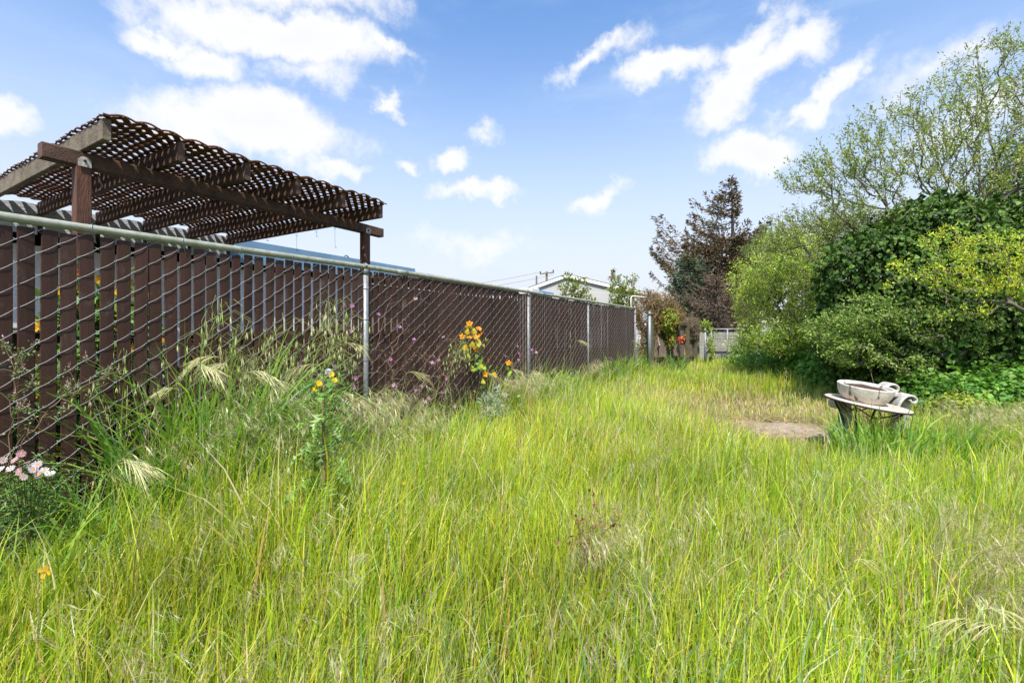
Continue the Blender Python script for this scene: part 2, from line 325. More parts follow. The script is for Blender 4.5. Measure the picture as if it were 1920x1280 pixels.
def grow(stems, attr, rng=RNG, wob=.08, sub=3, rtip=.004, rmax=.08, gamma=2.3, maxd=None, root=None, back=.6):
    """stems: list of polylines; attr: points to reach. Returns (tubes, twig nodes, twig directions)."""
    nodes = []; par = []; rd = []
    root = np.array(stems[0][0] if root is None else root, float)
    for st in stems:
        st = np.array(st, float); prev = -1
        seg = []
        for a, b in zip(st[:-1], st[1:]):
            m = max(2, int(np.linalg.norm(b - a) / .25)); seg += [a + (b - a) * k / m for k in range(m)]
        seg.append(st[-1])
        for k, p in enumerate(seg):
            if k and k < len(seg) - 1: p = p + rng.normal(0, wob * .25, 3)
            if k == 0 and nodes:
                q = np.array(nodes); dd = np.linalg.norm(q - p, axis=1); j = dd.argmin(); prev = int(j) if dd[j] < .4 else -1
                if prev >= 0: continue
            nodes.append(p); par.append(prev); prev = len(nodes) - 1
    cap = len(nodes) + len(attr) * sub + 5
    NA = np.zeros((cap, 3)); NA[:len(nodes)] = nodes; RA = np.zeros(cap); RA[:len(nodes)] = [np.linalg.norm(p - root) for p in nodes]
    PA = np.full(cap, -1); PA[:len(par)] = par; n = len(nodes); n0 = n
    attr = np.array(attr); attr = attr[np.argsort(np.linalg.norm(attr - root, axis=1))]
    tips = []
    for a in attr:
        ra = np.linalg.norm(a - root)
        dd = np.linalg.norm(NA[:n] - a, axis=1) + back * np.clip(RA[:n] - ra * .97 + .05, 0, None) * 3
        j = int(dd.argmin()); p0 = NA[j]; g = p0 - NA[PA[j]] if PA[j] >= 0 else a - p0
        dist = np.linalg.norm(a - p0); g = g / (np.linalg.norm(g) + 1e-9) * dist * .4
        prev = j
        for k in range(1, sub + 1):
            t = k / sub; p = p0 + (a - p0) * t + g * t * (1 - t) * 1.3 + rng.normal(0, wob * dist * .25, 3) * (k < sub)
            NA[n] = p; RA[n] = np.linalg.norm(p - root); PA[n] = prev; prev = n; n += 1
        tips.append(n - 1)
    w = np.zeros(n); child = [[] for _ in range(n)]
    ischild = np.zeros(n, bool)
    for i in range(n):
        if PA[i] >= 0: child[PA[i]].append(i); ischild[PA[i]] = True
    w[~ischild] = rtip ** gamma
    order = range(n - 1, -1, -1)
    for i in order:
        if PA[i] >= 0: w[PA[i]] += w[i]
    rad = np.minimum(w ** (1 / gamma), rmax)
    # chains
    tubes = []; done = np.zeros(n, bool)
    for i in range(n):
        if PA[i] < 0:
            stack = [i]
            while stack:
                a = stack.pop(); ch = [a]; pa = PA[a]
                if pa >= 0: ch = [pa, a]
                while child[ch[-1]]:
                    cs = sorted(child[ch[-1]], key=lambda c: -w[c]); stack += cs[1:]; ch.append(cs[0])
                if len(ch) > 1:
                    rr = rad[ch].copy()
                    if pa >= 0: rr[0] = min(rr[0], rr[1] * 1.25)
                    tubes.append((NA[ch], rr))
    tw = np.arange(n0, n)
    dr = NA[tw] - NA[PA[tw]]
    return tubes, NA[tw], dr / (np.linalg.norm(dr, axis=1)[:, None] + 1e-9), rad[tw]
def tubes_to(mb, tubes, n=5, minr=0.0, col=None):
    for P, r in tubes:
        if r.max() < minr: continue
        mb.tube(P, r, (3 if r.max() < .006 else 4 if r.max() < .012 else n), col, cap=False)
def ell(c, r, n, rng=RNG, shell=0.0):
    """points in an ellipsoid; shell 0..1 pushes them outward"""
    v = rvec(n, rng); q = rng.uniform(shell ** 3, 1, n) ** (1 / 3)
    return np.array(c) + v * q[:, None] * np.array(r)
def inmany(es, n, rng=RNG, shell=0.0):
    vol = np.array([np.prod(r) for c, r in es]) ** .8; k = rng.choice(len(es), n, p=vol / vol.sum())
    return np.concatenate([ell(es[i][0], es[i][1], int((k == i).sum()), rng, shell) for i in range(len(es))])
def mound(mb, es, n, ln, wd, pal, w, rng=RNG, var=.2, depth=.35, zmin=.02, droop=.5, fold=.2, lobes=False, lump=.12, cull=True, clump=0.25):
    """leafy mass: leaves in lumpy shells of a union of ellipsoids"""
    ar = np.array([r[0] * r[1] + r[1] * r[2] + r[0] * r[2] for c, r in es]); k = rng.choice(len(es), n, p=ar / ar.sum())
    Cn = np.array([c for c, r in es])[k]; Rn = np.array([r for c, r in es])[k]
    v = rvec(n, rng)
    lumpy = lump * (np.sin(v[:, 0] * 7 + k) * np.sin(v[:, 2] * 8 + 1.3 * k) + .7 * np.sin(v[:, 1] * 15 + v[:, 2] * 13 + k))
    q = 1 + lumpy - depth * rng.uniform(0, 1, n) ** 1.7
    P = Cn + v * Rn * q[:, None]
    nr = v / Rn; nr /= np.linalg.norm(nr, axis=1)[:, None]
    keep = P[:, 2] > zmin
    if cull:
        for c, r in es:
            dd = np.linalg.norm((P - np.array(c)) / np.array(r), axis=1); keep &= dd > (1 - depth - .12)
    P = P[keep]; nr = nr[keep]; m = len(P)
    nrm = nr * .8 + np.array([0, 0, .55]) + rng.normal(0, .45, (m, 3))
    d = np.cross(nrm, rvec(m, rng)); d /= np.linalg.norm(d, axis=1)[:, None]; d = d + np.array([0, 0, -droop]) + nr * .25
    c = pick(pal, w, m, var, rng) * (1 + clump * vnoise(P[:, 0] * 1.7 + P[:, 2] * 1.3, P[:, 1] + P[:, 2] * 1.9, 5, 1.6))[:, None]
    sz = rng.uniform(.6, 1.25, m)
    leaves(mb, P, d, nrm, ln * sz, wd * sz, np.clip(c, .003, .9), fold, lobes)
    return P
def twig_leaves(mb, NP, ND, per, ln, wd, pal, w, rng=RNG, var=.2, spread=.06, out=.8, tmask=None, clump=.15):
    if tmask is not None: NP, ND = NP[tmask], ND[tmask]
    P = np.repeat(NP, per, 0); Dv = np.repeat(ND, per, 0); n = len(P)
    P = P + Dv * rng.uniform(-.06, .06, (n, 1)) + rng.normal(0, spread * .5, (n, 3))
    d = Dv * out + rvec(n, rng); nrm = rvec(n, rng) + np.array([0, 0, .8])
    c = pick(pal, w, n, var, rng) * (1 + clump * vnoise(P[:, 0] * 2 + P[:, 2], P[:, 1] + P[:, 2] * 2, 9, 1.5))[:, None]
    sz = rng.uniform(.6, 1.2, n)
    leaves(mb, P, d, nrm, ln * sz, wd * sz, np.clip(c, .003, .9), .2)

# ================================================================== GROUND
def make_ground():
    g = bpy.data.materials.new('weedy_soil'); g.use_nodes = True; t = g.node_tree; b = t.nodes['Principled BSDF']
    co = nd(t, 'ShaderNodeTexCoord')
    n1 = nd(t, 'ShaderNodeTexNoise', ins={'Vector': co.outputs['Object'], 'Scale': 1.3, 'Detail': 9.0, 'Roughness': .7})
    n2 = nd(t, 'ShaderNodeTexNoise', ins={'Vector': co.outputs['Object'], 'Scale': 35.0, 'Detail': 6.0, 'Roughness': .7})
    m1 = nd(t, 'ShaderNodeMix', data_type='RGBA', ins={0: n1.outputs['Fac'], 6: (.06, .075, .02, 1), 7: (.15, .14, .05, 1)})
    m2 = nd(t, 'ShaderNodeMix', data_type='RGBA', blend_type='MULTIPLY', ins={0: .7, 6: m1.outputs[2], 7: n2.outputs['Color']})
    t.links.new(m2.outputs[2], b.inputs['Base Color']); b.inputs['Roughness'].default_value = .95
    bp = nd(t, 'ShaderNodeBump', ins={'Height': n2.outputs['Fac'], 'Strength': .8, 'Distance': .03}); t.links.new(bp.outputs[0], b.inputs['Normal'])
    mb = MB()
    xs = np.concatenate([[-900, -200, -60], np.linspace(-20, 30, 101), [80, 250, 900]])
    ys = np.concatenate([[-900, -200, -40], np.linspace(-10, 40, 101), [90, 250, 1600]])
    XX, YY = np.meshgrid(xs, ys); near = (abs(XX) < 40) & (YY < 60) & (YY > -30)
    ZZ = np.where(near, .018 * vnoise(XX, YY, 3, .9), 0)
    V = np.stack([XX, YY, ZZ], -1).reshape(-1, 3); nx = len(xs)
    i = (np.arange(len(ys) - 1)[:, None] * nx + np.arange(nx - 1)[None]).reshape(-1)
    mb.add(V, np.stack([i, i + 1, i + nx + 1, i + nx], 1))
    tag(mb.build('ground', g, smooth=True), kind='structure')
    # trodden bare soil between the table and the fence
    dm = mat('pinkish_bare_soil', (0.40, 0.31, 0.235), .95, col2=(0.24, 0.175, 0.125), scale=9, bump=1.0, bscale=60)
    mb = MB(); n = 40; rings = 7; V = [(0, 0, .035)]
    for r in range(1, rings + 1):
        for k in range(n):
            a = 2 * math.pi * k / n; q = r / rings * (1 + .14 * math.sin(3 * a + 1) + .1 * math.sin(7 * a) + .05 * math.sin(13 * a))
            V.append((.78 * q * math.cos(a), .72 * q * math.sin(a), .036 - .035 * (r / rings) ** 2 + RNG.normal(0, .004)))
    F3 = [[0, 1 + k, 1 + (k + 1) % n] for k in range(n)]
    F4 = [[1 + (r - 1) * n + k, 1 + r * n + k, 1 + r * n + (k + 1) % n, 1 + (r - 1) * n + (k + 1) % n] for r in range(1, rings) for k in range(n)]
    mb.add(np.array(V) + np.array([3.5, 5.75, 0]), [np.array(F3), np.array(F4)])
    tag(mb.build('bare_soil_patch', dm, smooth=True), kind='structure')
make_ground()

# ================================================================== CHAIN LINK FENCE
POSTS = [(0.1, 1.86), (sx(685), 1.897), (sx(990), 1.90), (sx(1102), 1.899), (sx(1190), 1.90)]
def rail_z(s):
    return float(np.interp(s, [0, 2.6, 3.5, 5.2, 8.5, 14.8], [1.862, 1.868, 1.875, 1.899, 1.90, 1.898]))
def build_fence():
    T = thing('chain_link_fence', tuple(FL(POSTS[1][0], 0, 0)), 'long galvanised chain link fence woven with dark brown privacy slats', 'fence')
    s0, s1 = POSTS[0][0], POSTS[-1][0]
    mb = MB(); ss = np.linspace(s0 - .05, s1 + .0, 40)
    mb.tube([FL(s, 0, rail_z(s)) for s in ss], .0245, 14); mb.build('top_rail', M['rail'], T, True)
    # rail couplings
    for (s, z) in POSTS[1:-1]:
        mb = MB(); mb.tube([FL(s + .42, 0, rail_z(s + .42)), FL(s + .58, 0, rail_z(s + .58))], .0268, 14); mb.build('rail_sleeve', M['rail'], T, True)
    for k, (s, z) in enumerate(POSTS):
        last = k in (0, len(POSTS) - 1); r = .034 if last else .030
        mb = MB(); zt = rail_z(s) - .035 if not last else rail_z(s) + .03
        mb.tube([FL(s, -.0, -.1), FL(s, -.0, .8), FL(s, -.0, zt)], r, 16); p = mb.build('post', M['galv'], T, True)
        mb = MB()
        if last:
            mb.lathe(FL(s, 0, zt), [(r + .003, -.04), (r + .003, 0), (r * .8, .02), (r * .3, .032), (.001, .034)], 16)
        else:
            mb.lathe(FL(s, 0, zt), [(r + .003, -.045), (r + .004, -.0), (r + .002, .008)], 16)
            th = np.linspace(-.3, math.pi + .3, 14)
            mb.tube([FL(s, .031 * math.cos(a), rail_z(s) + .031 * math.sin(a)) for a in th], .006, 6)
            mb.tube([FL(s - .012, .031 * math.cos(a), rail_z(s) + .031 * math.sin(a)) for a in th], .006, 6)
        mb.build('post_cap', M['galv'], p, True)
        if k == len(POSTS) - 1:
            for z in (.35, .75, 1.15, 1.5, 1.75):
                mb = MB(); mb.lathe(FL(s, 0, z), [(r + .004, -.014), (r + .005, .0), (r + .004, .014)], 16); mb.build('tension_band', M['galv'], p, True)
    pc, pv = .0849, .1235
    for b in range(len(POSTS) - 1):
        a0 = POSTS[b][0]; a1 = POSTS[b + 1][0]; ncol = int(round((a1 - a0) / pc)); p = (a1 - a0) / ncol
        ms, mw = MB(), MB()
        for c in range(ncol):
            sc = a0 + (c + .5) * p; zt = rail_z(sc) - .028
            # slat: a flattened tube, a little bowed, its height and tilt uneven
            w = p * (.84 if RNG.random() > .05 else .74) ; top = zt - .008 + RNG.uniform(-.012, .004); bot = .07 + RNG.uniform(-.02, .02); tl = RNG.normal(0, .0045); yw = RNG.normal(0, .06)
            if b == 0 and c in (7, 8): w = p * .55
            prof = [(-.5, 0), (-.44, -.0045), (0, -.006), (.44, -.0045), (.5, 0), (.44, .0035), (-.44, .0035)]
            V = []
            K = 6
            for k in range(K + 1):
                z = bot + (top - bot) * k / K; off = tl * (k / K - .5) * 2; dp = RNG.normal(0, .0008)
                for (x, y) in prof: V.append(FL(sc + x * w + off, y + x * yw * w + dp, z))
            n = 7; F = [[k * n + i, k * n + (i + 1) % n, (k + 1) * n + (i + 1) % n, (k + 1) * n + i] for k in range(K) for i in range(n)]
            ms.add(V, [np.array(F), np.array([[i for i in range(n)][::-1], [K * n + i for i in range(n)]])])
            # wire: rises in front of the slat, crosses the gap, comes back behind it
            phase = (c % 2) * pv / 2; z = .03 + phase; sl_, sr = sc - p / 2, sc + p / 2
            zmax = zt + .012
            while z < zmax:
                z2 = z + pv / 2
                if z2 < zmax + .04:
                    pts = [FL(sl_ + (sr - sl_) * t, -.0095 * math.sin(math.pi * t) ** .6 - .0015, z + pv / 2 * t - .0045 * math.sin(math.pi * t)) for t in (0, .12, .32, .5, .7, .88, 1)]
                    mw.tube(pts, .0016, 5, cap=False)
                    if z2 + pv / 2 < zmax + .04:
                        pts = [FL(sr - (sr - sl_) * t, .009 * math.sin(math.pi * t) ** .6, z2 + pv / 2 * t) for t in (0, .2, .8, 1)]
                        mw.tube(pts, .0016, 4, cap=False)
                    # knuckle where neighbouring wires hook into each other
                    mw.tube([FL(sr - .006, -.005, z2 - .006), FL(sr + .004, -.008, z2 + .001), FL(sr + .008, .001, z2 + .005)], .0018, 4, cap=False)
                    mw.tube([FL(sr + .006, -.005, z2 - .006), FL(sr - .004, -.007, z2 + .001), FL(sr - .007, .001, z2 + .005)], .0018, 4, cap=False)
                z += pv
            if RNG.random() < .5:   # twisted ends of the wires standing over the rail
                mw.tube([FL(sr - .02, .03, zt + .05), FL(sr, .034, zt + .06), FL(sr + .015, .030, zt + .052), FL(sr + .03, .028, zt + .058)], .002, 4, cap=False)
        ms.build('slat_panel', M['slat'], T)
        mw.build('wire_mesh', M['wire'], T, True)
    s = .6
    while s < s1:
        if min(abs(s - q[0]) for q in POSTS) > .12:
            mb = MB(); z = rail_z(s); th = np.linspace(-2.4, 2.4, 16)
            pts = [FL(s + .012 * math.sin(a), .029 * math.sin(a) , z + .029 * math.cos(a)) for a in th]
            pts = [FL(s + .014, -.012, z - .085)] + [FL(s + .004 * k, p_ @ FN - FO @ FN, p_[2]) if False else p_ for k, p_ in enumerate(pts)] + [FL(s - .01, .012, z - .07)]
            mb.tube(pts, .0022, 5); mb.build('tie_wire', M['wire'], T, True)
        s += RNG.uniform(.36, .5)
    for (s, z) in POSTS[1:-1]:
        for zz in (.55, 1.0, 1.4, 1.7):
            mb = MB(); th = np.linspace(0, 2 * math.pi * .98, 14)
            mb.tube([FL(s + .033 * math.cos(a), .033 * math.sin(a) , zz + .02 * math.sin(a + .6)) for a in th], .0021, 5); mb.build('tie_wire', M['wire'], T, True)
    return T
build_fence()

# ================================================================== PERGOLA
RS = [3.317, 3.758, 4.252, 4.722, 5.232, 5.743]
def build_pergola():
    T = thing('pergola', tuple(FL(4.6, 1.6, 0)), 'weathered brown pergola with sagging lattice roof behind the slatted fence', 'pergola')
    for s in (3.315, 5.895):
        mb = MB(); zb = 2.438
        mb.bevbox(FL(s, .795, zb / 2 - .1), (zb + .2, .088, .088), .005, UP, FD, FN); po = mb.build('post', M['wood_post'], T)
        mb = MB()
        # bracket plate with pointed ear, bolted over the beam
        w = .036; V = []
        out = [(-w, -.015), (w, -.015), (w, .03), (w * .45, .055), (-w * .45, .055), (-w, .03)]
        for dz in (-.052, -.058): V += [FL(s + x, .795 + dz, zb + .01 + z) for x, z in out]
        F4 = [[i, (i + 1) % 6, (i + 1) % 6 + 6, i + 6] for i in range(6)]
        mb.add(V, [np.array(F4), np.array([[0, 1, 2, 3, 4, 5], [11, 10, 9, 8, 7, 6]])])
        br = mb.build('bracket', M['concrete'], po)
        mb = MB(); mb.tube([FL(s, .795 - .058, zb + .035), FL(s, .795 - .067, zb + .035)], .009, 8); mb.build('bolt', M['iron'], br)
    mb = MB(); mb.bevbox(FL((3.10 + 6.15) / 2, .795, 2.490), (3.05, .092, .104), .006, FD, FN, UP, segs=8, wob=.002); mb.build('beam', M['wood'], T)
    for k, s in enumerate(RS):
        mb = MB(); L_ = 3.19
        mb.bevbox(FL(s, .362 + L_ / 2, 2.614), (L_, .044, .142), .005, FN, -FD, UP, segs=6, wob=.0015)
        mb.build('rafter', M['wood_grey'] if k == 0 else M['wood'], T)
    # lattice: two diagonal layers of strips, bellied between the rafters, its front edge wavy
    mb = MB(); s0, s1 = RS[0] - .03, RS[-1] + .05; o0, o1 = .335, 3.52
    rs = np.array(RS)
    def zh(s, o):
        i = np.clip(np.searchsorted(rs, s) - 1, 0, 4); f = np.clip((s - rs[i]) / (rs[i + 1] - rs[i]), 0, 1)
        belly = .012 * np.sin(np.pi * f) + .020 * np.abs(np.sin(np.pi * f * 3)) * (.35 + .65 * np.exp(-(o - o0) / .25)) + .006 * np.sin(o * 9 + i)
        return 2.693 + belly
    pitch = .072; w = .044; th = .005
    for sg in (1, -1):
        cmin = min(s0 - sg * o0, s0 - sg * o1, s1 - sg * o0, s1 - sg * o1); cmax = max(s0 - sg * o0, s0 - sg * o1, s1 - sg * o0, s1 - sg * o1)
        c = cmin + .02; step = pitch * math.sqrt(2)
        while c < cmax:
            # line s = c + sg*o
            oa, ob = o0, o1
            if sg > 0: oa = max(oa, s0 - c); ob = min(ob, s1 - c)
            else: oa = max(oa, c - s1); ob = min(ob, c - s0)
            if ob - oa > .03:
                n = max(2, int((ob - oa) / .04)); o = np.linspace(oa, ob, n + 1); s = c + sg * o
                z = zh(s, o) + (.004 if sg > 0 else -.002) + .0035 * np.sin(o / step * 2 * np.pi + c)
                P = FO + s[:, None] * FD + o[:, None] * FN + z[:, None] * UP
                dr = (FN + sg * FD) / math.sqrt(2); sd = (FD - sg * FN) / math.sqrt(2)
                V = np.stack([P - sd * w / 2, P + sd * w / 2, P + sd * w / 2 + UP * th, P - sd * w / 2 + UP * th], 1).reshape(-1, 3)
                i = np.arange(n)[:, None] * 4; j = np.arange(4)[None]
                F = np.stack([i + j, i + (j + 1) % 4, i + 4 + (j + 1) % 4, i + 4 + j], -1).reshape(-1, 4)
                mb.add(V, [F, np.array([[0, 3, 2, 1], [n * 4, n * 4 + 1, n * 4 + 2, n * 4 + 3]])])
            c += step
    mb.build('lattice', M['lattice'], T)
    mb = MB()   # looping front border of the lattice
    s = np.linspace(s0, s1, 150); z = zh(s, np.full_like(s, o0)) + .006
    mb.tube(FO + s[:, None] * FD + (o0 - .004) * FN + z[:, None] * UP, .0075, 5); mb.build('lattice_edge', M['lattice'], T)
    mb = MB(); o = np.linspace(o0, o1, 120); z = zh(np.full_like(o, s0), o) + .004 + .006 * np.sign(np.sin(o * 50))
    mb.tube(FO + s0 * FD + o[:, None] * FN + z[:, None] * UP, .006, 4); mb.build('lattice_edge', M['lattice'], T)
    # bits hanging from the rafters
    hooks = [('long pale cord hanging from the pergola beside its left post', RS[0] + .17, 1.0, .20, 'cord'),
             ('short wire hook hanging from the middle of the pergola', RS[3] - .02, 1.35, .12, 'hook'),
             ('tiny wire hook hanging leftmost under the last pergola rafter', RS[5], 2.55, .05, 'hook'),
             ('long thin wire hook under the last pergola rafter', RS[5], 1.9, .24, 'hook'),
             ('short wire hook between two longer ones under the last rafter', RS[5], 1.5, .10, 'hook'),
             ('long wire hook nearest the right post of the pergola', RS[5], 1.15, .27, 'hook')]
    for lb, s, o, ln, kind in hooks:
        mb = MB(); zt = 2.545
        if kind == 'cord':
            mb.tube([FL(s, o, zt + .14), FL(s + .01, o, zt), FL(s - .015, o + .01, zt - ln * .5), FL(s + .01, o, zt - ln * .8), FL(s - .02, o, zt - ln)], .003, 5)
            tag(mb.build('hanging_cord', M['cord']), lb, 'cord')
        else:
            pts = [FL(s, o, zt), FL(s, o, zt - .02)] + [FL(s + .012 * math.sin(a), o, zt - .032 + .012 * math.cos(a)) for a in np.linspace(0, 5.5, 9)]
            mb.tube(pts, .0022, 4)
            mb.tube([FL(s, o, zt - .04), FL(s + .004, o, zt - ln)] + [FL(s + .016 + .014 * math.cos(a), o, zt - ln - .014 * math.sin(a)) for a in np.linspace(math.pi, 6.0, 6)], .0018, 4)
            tag(mb.build('wire_hook', M['iron']), lb, 'hook', 'hooks under the pergola')
build_pergola()

# ================================================================== NEIGHBOUR'S HOUSE WITH BLUE FASCIA
def build_houses():
    T = thing('low_house', tuple(FL(5, 3.6, 0)), 'long low white house with a blue painted fascia behind the pergola', 'house')
    mb = MB(); mb.box(FL(4.9, 5.8, 1.12), (9.6, 4.0, 2.24), FD, FN, UP); wl = mb.build('wall', M['white_wall'], T)
    # flat-pitched roof slab
    mb = MB(); a, b = -.3, 9.72
    V = [FL(a, 3.60, 2.60), FL(b, 3.60, 2.60), FL(b, 8.3, 2.66), FL(a, 8.3, 2.66), FL(a, 3.60, 2.42), FL(b, 3.60, 2.42), FL(b, 8.3, 2.42), FL(a, 8.3, 2.42)]
    mb.add(V, [[0, 1, 2, 3], [7, 6, 5, 4], [0, 4, 5, 1], [1, 5, 6, 2], [2, 6, 7, 3], [3, 7, 4, 0]]); rf = mb.build('roof', M['roof_dark'], T)
    mb = MB(); mb.box(FL((5.86 + 9.78) / 2, 3.575, 2.605), (9.78 - 5.86, .03, .115), FD, FN, UP); mb.build('fascia_board', M['blue'], rf)
    mb = MB(); mb.box(FL((5.80 + 9.70) / 2, 3.59, 2.43), (9.7 - 5.8, .03, .235), FD, FN, UP); mb.build('lower_fascia_board', M['blue'], rf)
    for i in range(5):   # white boards between the rafter ends
        mb = MB(); s0 = RS[i] + .025; s1 = RS[i + 1] - .025; n = 8; V = []
        for k in range(n + 1):
            s = s0 + (s1 - s0) * k / n; zt = 2.655 - .012 * math.sin(math.pi * k / n * 2)
            V += [FL(s, 3.535, 2.33), FL(s, 3.535, zt), FL(s, 3.56, zt), FL(s, 3.56, 2.33)]
        i4 = np.arange(n)[:, None] * 4; j = np.arange(4)[None]
        mb.add(V, [np.stack([i4 + j, i4 + (j + 1) % 4, i4 + 4 + (j + 1) % 4, i4 + 4 + j], -1).reshape(-1, 4), np.array([[0, 3, 2, 1], [n * 4, n * 4 + 1, n * 4 + 2, n * 4 + 3]])])
        mb.build('white_fascia_board', M['white_old'], rf)
    mb = MB(); mb.box(FL(1.5, 3.55, 2.49), (3.55, .03, .33), FD, FN, UP); mb.build('white_fascia_board', M['white_old'], rf)
    mb = MB(); th = np.linspace(0, math.pi, 9); c = FL(8.05, 3.75, 2.64)
    mb.tube([c + FD * (-.075 * math.cos(a)) + UP * (.09 * math.sin(a)) for a in th], .013, 8); mb.build('vent_pipe', M['galv'], rf, True)
    # white end trim beyond the blue
    mb = MB(); mb.box(FL(10.35, 3.62, 2.52), (1.12, .05, .17), FD, FN, UP); mb.build('pale_fascia_board', M['white_old'], rf)

    T = thing('garden_shed', tuple(FL(10.3, 3.2, 0)), 'shed with a rough brown roof edge rising just over the fence', 'shed')
    mb = MB(); mb.box(FL(10.9, 3.7, 1.05), (4.5, 1.8, 2.1), FD, FN, UP); mb.build('wall', M['oldwood'], T)
    mb = MB(); n = 60; V = []
    for k in range(n + 1):
        s = 8.2 + 5.4 * k / n; w_ = .012 * (k % 2) + RNG.uniform(0, .008)
        V += [FL(s, 2.0, 2.19 + w_), FL(s, 2.0, 2.25 + w_), FL(s, 4.9, 2.48 + w_), FL(s, 4.9, 2.40)]
    i4 = np.arange(n)[:, None] * 4; j = np.arange(4)[None]
    mb.add(V, [np.stack([i4 + j, i4 + (j + 1) % 4, i4 + 4 + (j + 1) % 4, i4 + 4 + j], -1).reshape(-1, 4), np.array([[0, 3, 2, 1], [n * 4, n * 4 + 1, n * 4 + 2, n * 4 + 3]])])
    mb.build('roof', M['roof_brown'], T)

    # far gabled house
    Y = 34.0; ax = at(1062, 513, Y); lx = at(962, 547, Y); T = thing('gabled_house', (ax[0], Y, 0), 'distant white gabled house with dark roof beyond the roses', 'house')
    hw = (ax[0] - lx[0]); zt = ax[2]; ze = zt - hw * .36; dpt = 9.0
    gd = np.array([1, .10, 0]); gd /= np.linalg.norm(gd); gb = np.array([-.1, 1, 0]); gb /= np.linalg.norm(gb); c0 = np.array([ax[0], Y, 0])
    hw2 = hw * 1.45; zr = zt - hw2 * .215
    def G(a, b, z): return c0 + a * gd + b * gb + z * UP
    V = [G(-hw, 0, 0), G(-hw, 0, ze), G(0, 0, zt - .18), G(hw2, 0, zr - .18), G(hw2, 0, 0)]; V += [v + gb * dpt for v in V]
    mb = MB(); mb.add(V, [np.array([[0, 4, 3, 2, 1], [5, 6, 7, 8, 9]]), np.array([[0, 1, 6, 5], [4, 9, 8, 3], [1, 2, 7, 6], [2, 3, 8, 7]])]); wl = mb.build('wall', mat('pale_grey_siding', (.50, .49, .47), .85, col2=(.44, .43, .41), scale=.6, stretch=(1, 1, 8)), T)
    mb = MB()
    for (a, z, b, z2) in ((-hw - .5, ze - .20, 0, zt), (0, zt, hw2 + .3, zr - .08)):
        V = [G(a, -.12, z), G(b, -.12, z2), G(b, dpt, z2), G(a, dpt, z)]; V += [v - UP * .12 for v in V]
        mb.add(V, [[0, 1, 2, 3], [7, 6, 5, 4], [0, 4, 5, 1], [1, 5, 6, 2], [2, 6, 7, 3], [3, 7, 4, 0]])
    rf = mb.build('roof', M['roof_dark'], T)
    mb = MB()
    for (a, z, b, z2) in ((-hw - .5, ze - .20, 0, zt), (0, zt, hw2 + .3, zr - .08)):
        V = [G(a, -.17, z - .06), G(b, -.17, z2 - .06), G(b, -.13, z2 - .06), G(a, -.13, z - .06)]; V += [v - UP * .24 for v in V]
        mb.add(V, [[0, 1, 2, 3], [7, 6, 5, 4], [0, 4, 5, 1], [1, 5, 6, 2], [2, 6, 7, 3], [3, 7, 4, 0]])
    mb.build('barge_board', M['white_wall'], rf)
    mb = MB(); p = at(1034, 546, Y); mb.box((p[0], Y + .0, p[2]), (.16, .2, .55)); mb.build('window', M['glass'], wl)
    # utility poles and wires
    for (px, py, Yp, lb) in ((1025, 509, 60, 'utility pole with a crossarm standing beyond the gabled house'), (1006, 517, 75, 'thin bare utility pole just left of the crossarm pole')):
        p = at(px, py, Yp); T = thing('utility_pole', (p[0], Yp, 0), lb, 'utility pole')
        mb = MB(); mb.tube([(p[0], Yp, 0), (p[0], Yp, p[2])], .14, 8); mb.build('shaft', M['polewood'], T)
        if px == 1025:
            mb = MB(); mb.box((p[0], Yp - .2, p[2] - .25), (1.9, .14, .16), (.99, .12, .12)); cr = mb.build('crossarm', M['polewood'], T)
            for dx in (-.85, .85):
                mb = MB(); mb.lathe((p[0] + dx, Yp - .2, p[2] - .15 + dx * .12), [(.05, 0), (.11, .05), (.06, .12), (.1, .16), (.04, .26)], 8); mb.build('insulator', M['glass'], cr)
    for k, (dx, nm) in enumerate(((-.85, 'upper of the two thin power lines over the gabled house'), (.85, 'lower of the two thin power lines over the gabled house'))):
        a = at(1025, 509, 60) + np.array([dx, -.2, -.1 - .35 * k]); b = at(500, 560 + 12 * k, 40)
        t = np.linspace(0, 1, 20); P = a + (b - a) * t[:, None]; P[:, 2] -= 3 * t * (1 - t)
        mb = MB(); mb.tube(P, .014, 4); tag(mb.build('power_line', M['iron']), nm, 'power line')
    # boxes by the fence end
    for (px, py, o, sz, m, lb) in ((992, 543, 1.1, (.30, .3, .12), 'white_wall', 'white box lid poking over the fence beside the second post'),
                                   (1012, 548, 1.3, (.75, .3, .07), 'bluebox', 'blue plastic lid poking over the fence near the white house')):
        s = sx(px, o); p = FL(s, o, 0); z = CZ + (620 - py) / FP * p[1]
        mb = MB(); mb.bevbox(FL(s, o, z / 2), (z, sz[0], sz[1]), .02, UP, FD, FN); T = tag(mb.build('storage_box', M['oldwood']), lb, 'box')
        mb = MB(); mb.bevbox(FL(s, o, z - sz[2] * .3), (sz[0] * 1.08, sz[1] * 1.08, sz[2]), .012, FD, FN, UP); mb.build('lid', M[m], T)
build_houses()

